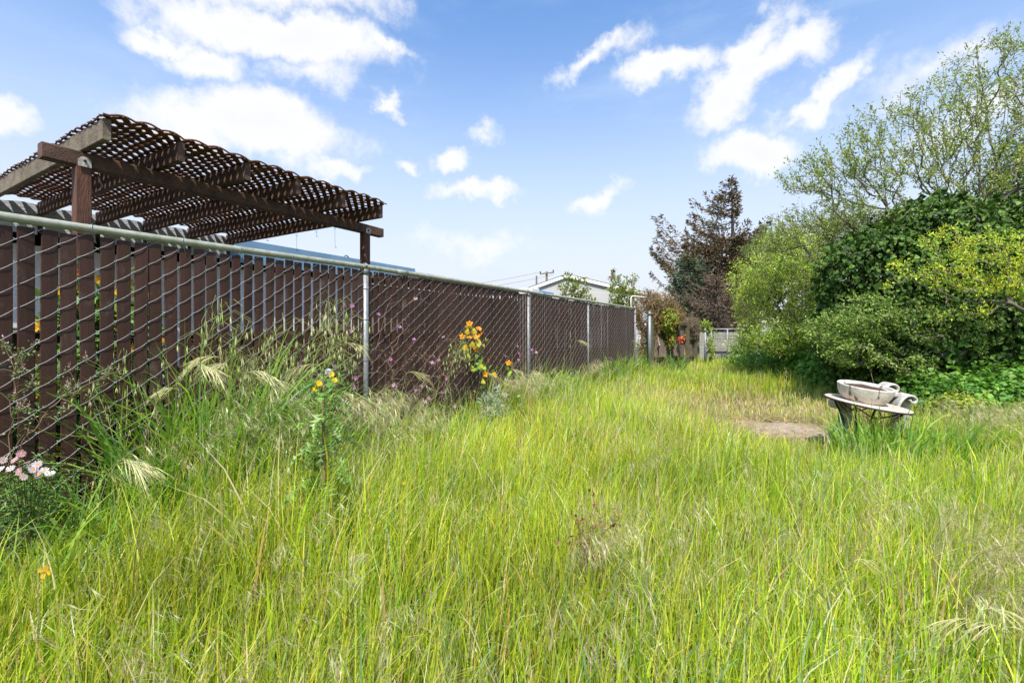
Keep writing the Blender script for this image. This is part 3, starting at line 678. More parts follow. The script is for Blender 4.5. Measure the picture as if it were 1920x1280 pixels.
# low brown board fence in the neighbour's garden (seen through the gaps between the slats)
def build_garden_fence():
    for (a, b, o, zt, lb) in ((-.5, 3.15, .55, 1.26, 'low brown board fence seen through the slats at the left edge'), (3.9, 8.6, .6, 1.24, 'low brown board fence seen through the slats below the pergola')):
        T = thing('garden_fence', tuple(FL((a + b) / 2, o, 0)), lb, 'fence')
        mb = MB(); s = a
        while s < b:
            w = .13; mb.bevbox(FL(s + w / 2, o, zt / 2), (zt + RNG.uniform(-.02, .01), w - .006, .02), .002, UP, FD, FN); s += w
        mb.build('boards', M['wood'], T)
        mb = MB(); mb.bevbox(FL((a + b) / 2, o - .005, zt + .01), (b - a, .07, .04), .004, FD, FN, UP); mb.build('cap_rail', M['wood_grey'], T)
build_garden_fence()

# ================================================================== OLD WOODEN FENCE, STEEL POSTS, GATE
def build_far_fence():
    A = np.array([3.95, 13.25, 0]); B = np.array([6.30, 15.75, 0]); d = B - A; Ln = np.linalg.norm(d); d /= Ln; n = np.array([-d[1], d[0], 0])
    def G(t, o, z): return A + d * t + n * o + UP * z
    T = thing('wooden_fence', tuple(G(Ln / 2, 0, 0)), 'old grey wooden fence half buried in dry creepers past the slatted fence', 'fence')
    for t in (.15, 1.05, 2.0, 2.75, Ln):
        mb = MB(); h = 1.62 if t > 1.5 else 1.5
        mb.bevbox(G(t, -.05, h / 2), (h, .11, .11), .006, UP, d, n); mb.build('post', M['mossy'], T)
    for z in (.42, 1.02, 1.5):
        mb = MB(); mb.bevbox(G(Ln / 2, -.02, z), (Ln + .1, .045, .10), .004, d, n, UP); mb.build('rail', M['mossy'], T)
    mb = MB(); t = 0
    while t < Ln:
        w = RNG.uniform(.10, .14); h = RNG.uniform(1.38, 1.5); mb.bevbox(G(t + w / 2, .035, h / 2), (h, w - .008, .02), .002, UP, d, n); t += w
    mb.build('boards', M['oldwood'], T)
    mb = MB(); t = .2
    while t < 1.9:  # lath screen leaning on it
        mb.tube([G(t, -.1, .48), G(t + .12, -.09, 1.0)], .009, 4); t += .045
    mb.build('lath_screen', M['oldwood'], T)
    for (px, ptop, Y, r, lb) in ((1218, 583, 13.0, .047, 'thick galvanised post with round cap standing just past the slatted fence'),
                                 (1322, 615, 15.6, .035, 'thin galvanised post between the wooden fence and the gate')):
        p = at(px, ptop, Y); T = thing('steel_post', (p[0], Y, 0), lb, 'post')
        mb = MB(); mb.tube([(p[0], Y, 0), (p[0], Y, p[2] - .05)], r, 14); mb.build('pole', M['galv'], T, True)
        mb = MB(); mb.lathe((p[0], Y, p[2] - .06), [(r + .006, -.07), (r + .008, 0), (r * .85, .035), (r * .3, .055), (.002, .058)], 14); mb.build('cap', M['galv'], T, True)
    # bent white pipe beside the fence end
    Y = 13.2; a, b, c_, e = at(1183, 578, Y), at(1183, 560, Y), at(1188, 555, Y), at(1212, 558, Y + .5)
    mb = MB(); P = [np.array([a[0], Y, 0]), a, b, (b + c_) / 2 + np.array([-.01, 0, .03]), c_, e, e + np.array([.4, .5, -.1])]
    mb.tube(P, .018, 8); tag(mb.build('bent_pipe', M['white_wall'], None, True), 'bent white pipe arching over the end of the slatted fence', 'pipe')
    # mesh gate
    Y = 17.0; g0, g1 = at(1334, 617, Y), at(1412, 617, Y); z = g0[2]; T = thing('mesh_gate', (g0[0], Y, 0), 'grey wire mesh gate between the wooden fence and the bushes', 'gate')
    for px in (1334, 1364, 1385, 1401, 1412):
        x = at(px, 617, Y)[0]; mb = MB(); mb.tube([(x, Y, 0), (x, Y, z if px != 1385 else z - .02)], .03 if px < 1370 else .022, 8); mb.build('upright', M['galv'] if px < 1380 else M['iron'], T, True)
    for zz in (z, .12):
        mb = MB(); mb.tube([(g0[0], Y, zz), (g1[0], Y, zz)], .028, 8); mb.build('frame_rail', M['galv'], T, True)
    mb = MB(); x = g0[0]
    while x < g1[0]:
        mb.tube([(x, Y + .035, .1), (x, Y + .035, z)], .0035, 3); x += .06
    zz = .12
    while zz < z:
        mb.tube([(g0[0], Y + .04, zz), (g1[0], Y + .04, zz)], .0035, 3); zz += .06
    mb.build('wire_mesh', M['iron'], T)
    T = thing('board_screen', (g0[0] + .7, Y + .6, 0), 'pale grey board screen standing behind the mesh gate', 'fence')
    mb = MB(); zz = 0.05
    while zz < 1.22:
        mb.bevbox((g0[0] + 1.6, Y + .6, zz + .06), (3.6, .02, .125), .004); zz += .13
    mb.build('boards', mat('pale_grey_boards', (.37, .35, .31), .85, col2=(.24, .225, .195), scale=5, bump=.3), T)
build_far_fence()

# ================================================================== TABLE, BOWL, SCROLLS
def build_table():
    from mathutils import Euler, Matrix
    c = Vector(at(1626, 756, 4.62)); tilt = Euler((R(4.5), R(8.0), 0))
    T = thing('garden_table', (c.x, c.y, 0), 'round cream topped garden table on dark iron legs tilting in the grass', 'table')
    mb = MB(); r = .365
    mb.lathe(c, [(.001, -.012), (r - .012, -.012), (r - .002, -.006), (r, 0), (r - .002, .006), (r - .012, .010), (.001, .011)], 56, tilt=tilt); top = mb.build('tabletop', M['tabletop'], T, False)
    mb = MB(); th = np.linspace(0, 2 * math.pi, 49); Rm = tilt.to_matrix()
    def q(x, y, z): return np.array(c + Rm @ Vector((x, y, z)))
    mb.tube([q((r + .002) * math.cos(a), (r + .002) * math.sin(a), -.004) for a in th], .010, 6); mb.build('rim', M['iron'], top, True)
    for k in range(4):
        a = R(35 + 90 * k); mb = MB(); P = []
        for t in np.linspace(0, 1, 9):
            rr = .30 - .17 * math.sin(math.pi * t * .9) ** 1.2 + .05 * t; P.append(q(rr * math.cos(a), rr * math.sin(a), -.012 - t * (c.z + .03)))
        mb.tube(P, .011, 7); mb.build('leg', M['iron'], T, True)
    for k in range(4):   # curled bracing under the top
        a = R(35 + 90 * k); b = R(125 + 90 * k); mb = MB()
        P = [q((.26 - .1 * math.sin(math.pi * t)) * math.cos(a + (b - a) * t), (.26 - .1 * math.sin(math.pi * t)) * math.sin(a + (b - a) * t), -.035 - .08 * math.sin(math.pi * t)) for t in np.linspace(0, 1, 12)]
        mb.tube(P, .006, 6); mb.build('brace', M['iron'], T, True)
    # bowl
    bc = q(-.035, .015, .004); bt = Euler((R(7), R(4.5), 0)); Ro = .24; H = .155
    T = thing('planter_bowl', tuple(bc), 'stained white concrete bowl of dry soil on the cream garden table', 'bowl')
    prof = [(.001, .0), (.13, .0), (.155, .004), (.195, .035), (.224, .085), (.235, .13), (.238, .142), (.240, .150), (.234, .155), (.221, .153), (.217, .147), (.214, .135), (.205, .122)]
    bm = concrete_bowl_mat()
    prof = [(a, b * 1.14) for a, b in prof]; mb = MB(); mb.lathe(bc, prof + [(.001, .137)], 56, tilt=bt); body = mb.build('body', bm, T, True)
    mb = MB(); n = 24; V = []; F = []
    Rm2 = bt.to_matrix(); 
    rings = 8
    V.append(Vector((0, 0, .150)))
    for i in range(1, rings + 1):
        for k in range(n):
            a = 2 * math.pi * k / n; rr = .2135 * i / rings; V.append(Vector((rr * math.cos(a), rr * math.sin(a), .146 + .010 * math.sin(a * 2 + i) * (1 - i / rings) + RNG.normal(0, .0035))))
    V = [np.array(Rm2 @ v) + bc for v in V]
    F3 = [[0, 1 + k, 1 + (k + 1) % n] for k in range(n)]; F4 = [[1 + (i - 1) * n + k, 1 + i * n + k, 1 + i * n + (k + 1) % n, 1 + (i - 1) * n + (k + 1) % n] for i in range(1, rings) for k in range(n)]
    mb.add(V, [np.array(F3), np.array(F4)]); mb.build('soil', M['soil'], T)
    # ornate concrete scrolls (S-shaped bench supports lying in the grass)
    def scroll(base, dx, dz, size, lb, flip=1):
        T = thing('concrete_scroll', tuple(base), lb, 'garden ornament')
        dx = np.array(dx, float); dx /= np.linalg.norm(dx); dz = np.array(dz, float); dz -= dx * (dx @ dz); dz /= np.linalg.norm(dz); dy = np.cross(dz, dx)
        P = []
        for t in np.linspace(0, 1, 26): # lower volute
            a = 4.6 * (1 - t); rr = (.06 + .20 * t); P.append((rr * math.cos(a + 2.8) * .55, .12 + rr * math.sin(a + 2.8) * .5))
        x0, z0 = P[-1]
        for t in np.linspace(0.05, 1, 14): P.append((x0 + (.10 - x0) * t + .16 * math.sin(math.pi * t), z0 + (.80 - z0) * t))
        x1, z1 = P[-1]
        for t in np.linspace(0.08, 1, 22):
            a = -4.4 * t; rr = .15 - .09 * t; P.append((x1 - .15 + rr * math.cos(a) * 1.0, z1 - rr * math.sin(a)))
        P = np.array(P) * size; W = .08 * size + .01
        V = []; Tn = np.gradient(P, axis=0); Tn /= np.linalg.norm(Tn, axis=1)[:, None]; Nn = np.stack([-Tn[:, 1], Tn[:, 0]], 1); h = .022 * (size / .5) ** .5
        prof = [(-1, -W), (-.5, -W * 1.12), (.5, -W * 1.12), (1, -W), (1, W), (.5, W * 1.12), (-.5, W * 1.12), (-1, W)]
        for p, nn in zip(P, Nn):
            for (a, b) in prof: V.append(base + dx * (p[0] + nn[0] * a * h) * flip + dz * (p[1] + nn[1] * a * h) + dy * b * 1.0)
        K = len(P); F = [[k * 8 + i, k * 8 + (i + 1) % 8, (k + 1) * 8 + (i + 1) % 8, (k + 1) * 8 + i] for k in range(K - 1) for i in range(8)]
        mb = MB(); mb.add(V, [np.array(F), np.array([list(range(8))[::-1], [(K - 1) * 8 + i for i in range(8)]])]); bd = mb.build('body', M['concrete'], T, False)
        mb = MB()   # web filling the scroll with relief
        idx = list(range(14, 44)); V = []; 
        ctr = P[idx].mean(0)
        for s_ in (-W * .55, W * .55):
            V.append(base + dx * ctr[0] * flip + dz * ctr[1] + dy * s_)
            V += [base + dx * P[i][0] * flip + dz * P[i][1] + dy * s_ for i in idx]
        m = len(idx) + 1; F3 = []
        for g in (0, m): F3 += [[g, g + 1 + i, g + 2 + i] for i in range(len(idx) - 1)]
        mb.add(V, np.array(F3)); mb.build('web', M['concrete'], bd)
    scroll(at(1574, 832, 5.0), (1, .25, 0), (.05, 0, 1), .56, 'ornate white concrete scroll standing under the left edge of the table', 1)
    # saddle-shaped scroll with two curled ends, lying behind the bowl
    T = thing('concrete_scroll', tuple(at(1680, 790, 5.1) * [1, 1, 0]), 'ornate white concrete scroll with two curled ends, behind the right of the bowl', 'garden ornament')
    def ribbon(px, w, th, nm, yoff=0.0, par=T):
        P = np.array([at(x, y, 5.1 + yoff) for x, y in px]); t0 = np.linspace(0, 1, len(P)); t1 = np.linspace(0, 1, len(P) * 4)
        P = np.stack([np.interp(t1, t0, P[:, i]) for i in range(3)], 1)
        for _ in range(3): P[1:-1] = (P[:-2] + 2 * P[1:-1] + P[2:]) / 4
        Tn = np.gradient(P, axis=0); Tn /= np.linalg.norm(Tn, axis=1)[:, None]; wd = np.array([.28, .96, 0.0]); Nn = np.cross(Tn, wd); Nn /= np.linalg.norm(Nn, axis=1)[:, None]
        V = []
        for p_, nn in zip(P, Nn):
            for (a, b) in ((-1, -w), (-.4, -w * 1.1), (.4, -w * 1.1), (1, -w), (1, w), (.4, w * 1.1), (-.4, w * 1.1), (-1, w)): V.append(p_ + nn * a * th + wd * b)
        K = len(P); F = [[k * 8 + i, k * 8 + (i + 1) % 8, (k + 1) * 8 + (i + 1) % 8, (k + 1) * 8 + i] for k in range(K - 1) for i in range(8)]
        mb = MB(); mb.add(V, [np.array(F), np.array([list(range(8))[::-1], [(K - 1) * 8 + i for i in range(8)]])]); return mb.build(nm, M['concrete'], par)
    ribbon([(1646, 752), (1649, 735), (1654, 724), (1662, 719), (1671, 719), (1677, 724), (1676, 731), (1669, 733), (1664, 729)], .09, .012, 'curled_end')
    ribbon([(1672, 772), (1676, 758), (1682, 748), (1690, 741), (1699, 739), (1707, 742), (1710, 748), (1706, 753), (1699, 752), (1697, 747)], .10, .013, 'curled_end', -.1)
    ribbon([(1640, 760), (1655, 738), (1672, 736), (1684, 745), (1690, 762), (1688, 790), (1690, 850)], .12, .03, 'body')
def concrete_bowl_mat():
    m = mat('bowl_paint', (0.64, 0.60, 0.51), .7, col2=(0.47, 0.42, 0.34), scale=12, bump=.35)
    t = m.node_tree; b = t.nodes['Principled BSDF']; src = b.inputs['Base Color'].links[0].from_socket
    co = nd(t, 'ShaderNodeTexCoord'); mp = nd(t, 'ShaderNodeMapping', ins={0: co.outputs['Object']}); mp.inputs['Scale'].default_value = (22, 22, 2.5)
    n = nd(t, 'ShaderNodeTexNoise', ins={'Vector': mp.outputs[0], 'Scale': 1.0, 'Detail': 5.0})
    r = nd(t, 'ShaderNodeMapRange', ins={0: n.outputs['Fac'], 1: .57, 2: .66})
    mx = nd(t, 'ShaderNodeMix', data_type='RGBA', ins={0: r.outputs[0], 6: src, 7: (.13, .10, .075, 1)}); t.links.new(mx.outputs[2], b.inputs['Base Color'])
    return m
build_table()

# ================================================================== GRASS
GREEN = [(.36, .48, .028), (.46, .54, .045), (.22, .37, .030), (.58, .58, .08), (.28, .42, .13), (.66, .59, .26), (.44, .30, .12), (.74, .68, .45)]
GW = [28, 26, 20, 11, 7, 7, 3, 5]
EDGE_X = [2.0, 3.5, 5.0, 6.0, 7.2, 8.5, 11, 15, 20]; 
def edge_right(Y):                     # where the brambles begin
    return np.interp(Y, [0, 3, 4.9, 5.4, 6.2, 7.0, 8.5, 10, 13, 16, 20], [30, 12, 7.0, 5.6, 5.3, 5.6, 6.1, 6.8, 8.0, 8.6, 9.5])
def edge_left(Y):
    return np.where(Y < 12.9, -4.08 + .59 * Y - .12, np.interp(Y, [12.9, 16, 20], [3.45, 6.3, 7.5]))
def hfun(X, Y):
    """grass height over the plot"""
    o = -fperp(X, Y); s = falong(X, Y)
    base = .35 + .08 * vnoise(X, Y, 11, 1.3) + .05 * vnoise(X, Y, 12, 4.0)
    base = np.where(Y > 5, base * np.interp(Y, [5, 8, 12, 20], [1, .85, .75, .8]), base)
    tall = np.interp(s, [0, 2.6, 3.0, 3.25, 3.6, 4.3, 4.9, 5.4, 6.5, 8, 9.2, 12, 14.5], [.24, .24, .30, .75, .98, .80, .60, .55, .55, .62, .60, .55, .65])
    fw = np.interp(s, [0, 2.8, 3.2, 4.6, 5.6, 8], [.55, .55, .75, .75, .5, .42]); f = np.exp(-(np.clip(o, 0, None) / fw) ** 2); base = base * (1 - f) + tall * f * (1 + .15 * vnoise(X, Y, 13, 3.5))
    g = np.exp(-(((X - 4.2) / 1.5) ** 2 + ((Y - 7.4) / 1.5) ** 2)); base = base * (1 - .78 * g)
    g = np.exp(-(((X - 3.35) / .95) ** 4 + ((Y - 5.2) / 1.35) ** 4)); g *= 1 - .9 * np.exp(-(((X - 3.75) / .55) ** 4 + ((Y - 4.4) / .45) ** 4)); base = base * (1 - .78 * g)
    g = np.exp(-(((X - 3.75) / .6) ** 2 + ((Y - 4.4) / .35) ** 2)); base = base * (1 + .45 * g)
    base = base * (1 + .55 * np.exp(-(((X + 1.0) / .5) ** 2 + ((Y - 2.3) / .45) ** 2)))
    er = edge_right(Y) - X; base = base * (1 + .45 * np.exp(-(er / .7) ** 2) * (Y > 9))
    return base
def dirt(X, Y):
    a = ((X - 3.5) / .78) ** 2 + ((Y - 5.75) / .72) ** 2
    return a * (1 + .35 * vnoise(X, Y, 21, 4))
def build_grass():
    rng = np.random.default_rng(21)
    mb = MB()
    zones = [(.75, 2.0, 4500), (2.0, 3.2, 3800), (3.2, 5.0, 2800), (5.0, 8.0, 1700), (8.0, 12.5, 900), (12.5, 19.0, 480)]
    for (y0, y1, dn) in zones:
        x0 = -1.25 * y1 - .6; x1 = 1.25 * y1 + .6; n = int((x1 - x0) * (y1 - y0) * dn)
        X = rng.uniform(x0, x1, n); Y = rng.uniform(y0, y1, n)
        keep = (np.abs(X) < 1.2 * Y + .5) & (X > edge_left(Y)) & (X < edge_right(Y) + .3)
        dd = dirt(X, Y); keep &= (dd > 1.25) | (rng.random(n) < .12 + .4 * np.clip(dd - .45, 0, 1))
        g = np.exp(-(((X - 3.9) / 1.8) ** 2 + ((Y - 7.3) / 1.5) ** 2)); keep &= rng.random(n) > .25 * g
        keep &= (rng.random(n) > .55 * np.exp(-(np.clip(-fperp(X, Y), 0, None) / .5) ** 2) * (falong(X, Y) < 3.15))
        keep &= (rng.random(n) > .55 * np.exp(-(np.clip(-fperp(X, Y), 0, None) / .6) ** 2) * (falong(X, Y) < 7) * (falong(X, Y) >= 3.15))
        # tufted: fewer blades in some spots
        keep &= rng.random(n) < .72 + .28 * vnoise(X, Y, 31, 5)
        X, Y, g, dd = X[keep], Y[keep], g[keep], dd[keep]; n = len(X)
        hh = hfun(X, Y) * np.clip(rng.normal(.86, .26, n), .3, 1.5) * (1 + .16 * vnoise(X, Y, 33, 7))
        o = -fperp(X, Y); s = falong(X, Y); near = np.exp(-(np.clip(o, 0, None) / .6) ** 2)
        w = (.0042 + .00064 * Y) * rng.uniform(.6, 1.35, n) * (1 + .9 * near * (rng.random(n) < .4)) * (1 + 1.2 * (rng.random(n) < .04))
        col = pick(GREEN, GW, n, .16, rng)
        # deeper green beside the fence and along the hedge, straw where it is trodden
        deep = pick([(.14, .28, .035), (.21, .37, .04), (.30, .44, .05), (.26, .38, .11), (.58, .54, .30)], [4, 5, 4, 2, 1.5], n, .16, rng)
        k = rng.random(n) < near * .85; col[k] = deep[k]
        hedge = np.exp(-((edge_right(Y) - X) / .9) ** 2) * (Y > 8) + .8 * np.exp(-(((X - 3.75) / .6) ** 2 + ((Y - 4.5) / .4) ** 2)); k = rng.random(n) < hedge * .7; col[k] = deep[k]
        straw = pick([(.56, .46, .27), (.48, .38, .20), (.45, .42, .14), (.60, .52, .34)], [3, 2, 2, 2], n, .14, rng)
        pst = np.clip(.9 * g + .35 * np.exp(-(dd - 1)) * (Y > 4.8) * (Y < 9) + .10 * (vnoise(X, Y, 41, .8) > .35) + .10 * (Y > 9) * (vnoise(X, Y, 42, 1.6) > .1), 0, .8)
        k = rng.random(n) < pst; col[k] = straw[k]
        big = 1.0 + .16 * vnoise(X, Y, 51, 1.1); col = col * big[:, None] * np.array([1.0, 1.03, 1.0])
        yl = .5 + .5 * vnoise(X, Y, 52, .7); col[:, 0] *= 1 + .16 * yl
        bend = np.abs(rng.normal(.20, .17, n)) + .25 * near * (rng.random(n) < .5); lean = np.where(rng.random(n) < .45, rng.normal(.3, .9, n), rng.uniform(0, 2 * np.pi, n))
        droop = np.where(rng.random(n) < .10 + .2 * near, rng.uniform(.2, .75, n), 0.)
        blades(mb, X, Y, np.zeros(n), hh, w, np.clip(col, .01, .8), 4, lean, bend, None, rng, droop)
    # straw lying flat on the bare soil
    n = 5200; a = rng.uniform(0, 6.283, n); q = np.sqrt(rng.random(n)) * 1.25; X = 3.5 + .8 * q * np.cos(a); Y = 5.75 + .8 * q * np.sin(a); k = rng.random(n) < .12 + .9 * np.clip(q - .3, 0, 1); X, Y = X[k], Y[k]; n = len(X)
    P = np.stack([X, Y, .038 + rng.uniform(0, .02, n)], 1); a = rng.uniform(0, 6.283, n); leaves(mb, P, np.stack([np.cos(a), np.sin(a), rng.normal(.02, .12, n)], 1), np.tile(UP, (n, 1)) + rng.normal(0, .3, (n, 3)), rng.uniform(.04, .14, n), rng.uniform(.004, .008, n), pick([(.56, .46, .30), (.46, .36, .22), (.36, .38, .12)], [3, 2, 1], n, .15, rng), .1)
    # broad blue-green blades with bent tips
    n = 900; Y = rng.uniform(1.1, 5.5, n); X = rng.uniform(-1.0, 1.1, n) * Y; k = (X > edge_left(Y) + .1) & (X < edge_right(Y)) & ((X > .1 * Y) | (rng.random(n) < .45)); X, Y = X[k], Y[k]; n = len(X)
    blades(mb, X, Y, np.zeros(n), hfun(X, Y) * rng.uniform(.9, 1.45, n), rng.uniform(.006, .012, n), pick([(.20, .34, .13), (.27, .40, .20), (.16, .30, .06), (.40, .46, .22)], [3, 2, 2, 1], n, .12, rng), 7, None, np.abs(rng.normal(.15, .2, n)), None, rng, np.where(rng.random(n) < .7, rng.uniform(.3, 1.1, n), 0))
    # low undergrowth blades everywhere, wider and shorter
    n = 30000; Y = rng.uniform(.8, 14, n) ; X = rng.uniform(-1.2, 1.2, n) * Y; keep = (X > edge_left(Y)) & (X < edge_right(Y)) & (dirt(X, Y) > 1.05)
    X, Y = X[keep], Y[keep]; n = len(X)
    blades(mb, X, Y, np.zeros(n), hfun(X, Y) * rng.uniform(.25, .6, n), rng.uniform(.005, .011, n), pick(GREEN, [20, 20, 20, 8, 8, 8, 6, 2], n, .2, rng), 4, None, np.abs(rng.normal(.5, .25, n)), None, rng)
    o = mb.build('grass', M['grass']); tag(o, 'tall uncut yellow green grass filling the whole plot', 'grass', kind='stuff')

# --- seed heads -------------------------------------------------------------
def tmpl_brome(seed, droop=1.0, nsp=14, green=False):
    """stem with a one-sided drooping head of bristly spikelets, unit height"""
    r = np.random.default_rng(seed); mb = MB()
    sc = (.28, .33, .08) if green else (.42, .38, .20)
    t = np.linspace(0, 1, 9); a = .35 * droop
    P = np.stack([a * t ** 3, np.zeros_like(t) + .03 * np.sin(t * 3 + seed), t - .18 * droop * np.clip(t - .6, 0, 1) ** 1.6 * 3], 1)
    mb.tube(P, np.linspace(.0032, .0012, 9), 3, sc, False)
    tip = P[-1]
    for k in range(nsp):
        q = r.uniform(.66, 1.0); b = np.array([np.interp(q, t, P[:, i]) for i in range(3)])
        out = np.array([r.uniform(.02, .12), r.normal(0, .045), r.uniform(-.02, .03)]) * (1.0 if droop > .5 else .5)
        c1 = b + out; d = np.array([r.uniform(.15, .6) * droop, r.normal(0, .22), -r.uniform(.3, 1) if droop > .5 else r.uniform(.4, 1)]); d /= np.linalg.norm(d); ln = r.uniform(.045, .08)
        mb.tube([b, (b + c1) / 2 + [0, 0, .012], c1], .0008, 3, sc, False)
        col = pick([(.66, .60, .36), (.76, .70, .48), (.46, .36, .22), (.48, .56, .20)], [3, 3, 1.5, 3 if green else 1], 1, .12, r)[0]
        s = np.cross(d, r.normal(size=3)); s /= np.linalg.norm(s)
        V = [c1, c1 + d * ln * .35 + s * .0036, c1 + d * ln * .8, c1 + d * ln * .35 - s * .0036]
        mb.add(V, np.array([[0, 1, 2], [0, 2, 3]]), col)
        for j in range(3):       # awns
            dd = d + r.normal(0, .22, 3); b0 = c1 + d * ln * r.uniform(.3, .8); e = b0 + dd * ln * 1.1; w = s * .0009
            mb.add([b0 - w, b0 + w, e], np.array([[0, 1, 2]]), col * 1.05)
    return np.concatenate(mb.v), mb.f, np.concatenate(mb.c)
def tmpl_oat(seed, n=26):
    """wild oat: wide open panicle, every spikelet hanging from a hair-thin stalk; unit height"""
    r = np.random.default_rng(seed); mb = MB(); t = np.linspace(0, 1, 10)
    P = np.stack([.22 * t ** 2.4, .04 * np.sin(2 * t + seed), t - .10 * np.clip(t - .6, 0, 1) ** 1.5 * 3], 1)
    mb.tube(P, np.linspace(.0026, .0013, 10), 4, (.34, .44, .12), False)
    for k in range(n):
        q = 1 - .36 * (k / n) ** .9; b = np.array([np.interp(q, t, P[:, i]) for i in range(3)])
        a = r.uniform(0, 2 * np.pi); ln = r.uniform(.05, .17) * (1.25 - q * .4); d = np.array([math.cos(a) + .25, math.sin(a), 0])
        up = r.uniform(.02, .07); m = b + d * ln * .55 + [0, 0, up]; e = b + d * ln + [0, 0, up * .6 - .02]; f = e + [0, 0, -.022]
        mb.tube([b, m, e, f], .0008, 3, (.42, .46, .18), False)
        L_ = r.uniform(.032, .046); col = pick([(.66, .70, .30), (.74, .72, .42), (.48, .60, .18)], [3, 2, 2], 1, .1, r)[0]
        for sg in (-1, 1):
            s = np.array([math.cos(a * 3), math.sin(a * 3), 0]); w = .0050
            V = [f, f + s * sg * w + [0, 0, -L_ * .45], f + s * sg * w * .9 + [0, 0, -L_], f + [0, 0, -L_ * .5] + np.cross(s, UP) * w * .6]
            mb.add(V, np.array([[0, 1, 2], [0, 2, 3]]), col)
        mb.add([f + [0, 0, -L_ * .5], f + [.001, 0, -L_ * .5], f + np.array([r.normal(0, .01), r.normal(0, .01), -L_ * 1.9])], np.array([[0, 1, 2]]), (.3, .25, .12))
    return np.concatenate(mb.v), mb.f, np.concatenate(mb.c)
def tmpl_arch(seed):
    """arching head of long slender bristly spikelets sweeping one way; origin at its base, unit = metre"""
    r = np.random.default_rng(seed); mb = MB(); t = np.linspace(0, 1, 8)
    P = np.stack([.15 * t ** 1.1, .01 * np.sin(5 * t), .055 * t - .075 * t ** 2.2], 1); mb.tube(P, np.linspace(.0013, .0007, 8), 3, (.45, .52, .2), False)
    for k in range(20):
        q = r.uniform(.05, 1); b = np.array([np.interp(q, t, P[:, i]) for i in range(3)]); d = np.array([.85, r.normal(0, .22), r.uniform(-.1, .35) - .35 * q]); ln = r.uniform(.07, .12)
        u = np.linspace(0, 1, 5); Q = b + np.outer(u, d) * ln + np.outer(u ** 2, [0, 0, -1]) * ln * r.uniform(.35, .8)
        col = pick([(.74, .70, .44), (.80, .74, .52), (.60, .64, .30), (.55, .42, .28)], [4, 3, 3, 1], 1, .08, r)[0]
        mb.tube(Q, [.0006, .0006, .0016, .0014, .0003], 3, col, False)
        for j in range(3):
            e = Q[3] + (Q[4] - Q[2]) * r.uniform(.8, 1.6) + r.normal(0, .006, 3); mb.tube([Q[2 + j % 2], e], [.0007, .0002], 3, col, False)
    return np.concatenate(mb.v), mb.f, np.concatenate(mb.c)
def place(mb, tm, pos, yaw, sc, cm=None):
    v, f, c = tm; n = len(pos); cs, sn = np.cos(yaw), np.sin(yaw)
    X = v[None, :, 0] * cs[:, None] - v[None, :, 1] * sn[:, None]; Y = v[None, :, 0] * sn[:, None] + v[None, :, 1] * cs[:, None]
    V = np.stack([X, Y, np.broadcast_to(v[None, :, 2], X.shape)], -1) * np.asarray(sc)[:, None, None] + np.asarray(pos)[:, None]
    off = (np.arange(n) * len(v))[:, None, None]
    fs = [(g[None] + off).reshape(-1, g.shape[1]) for gs in f.values() for g in gs]
    mb.add(V.reshape(-1, 3), fs, np.tile(c, (n, 1)) * (1 if cm is None else np.repeat(cm, len(v), 0)))
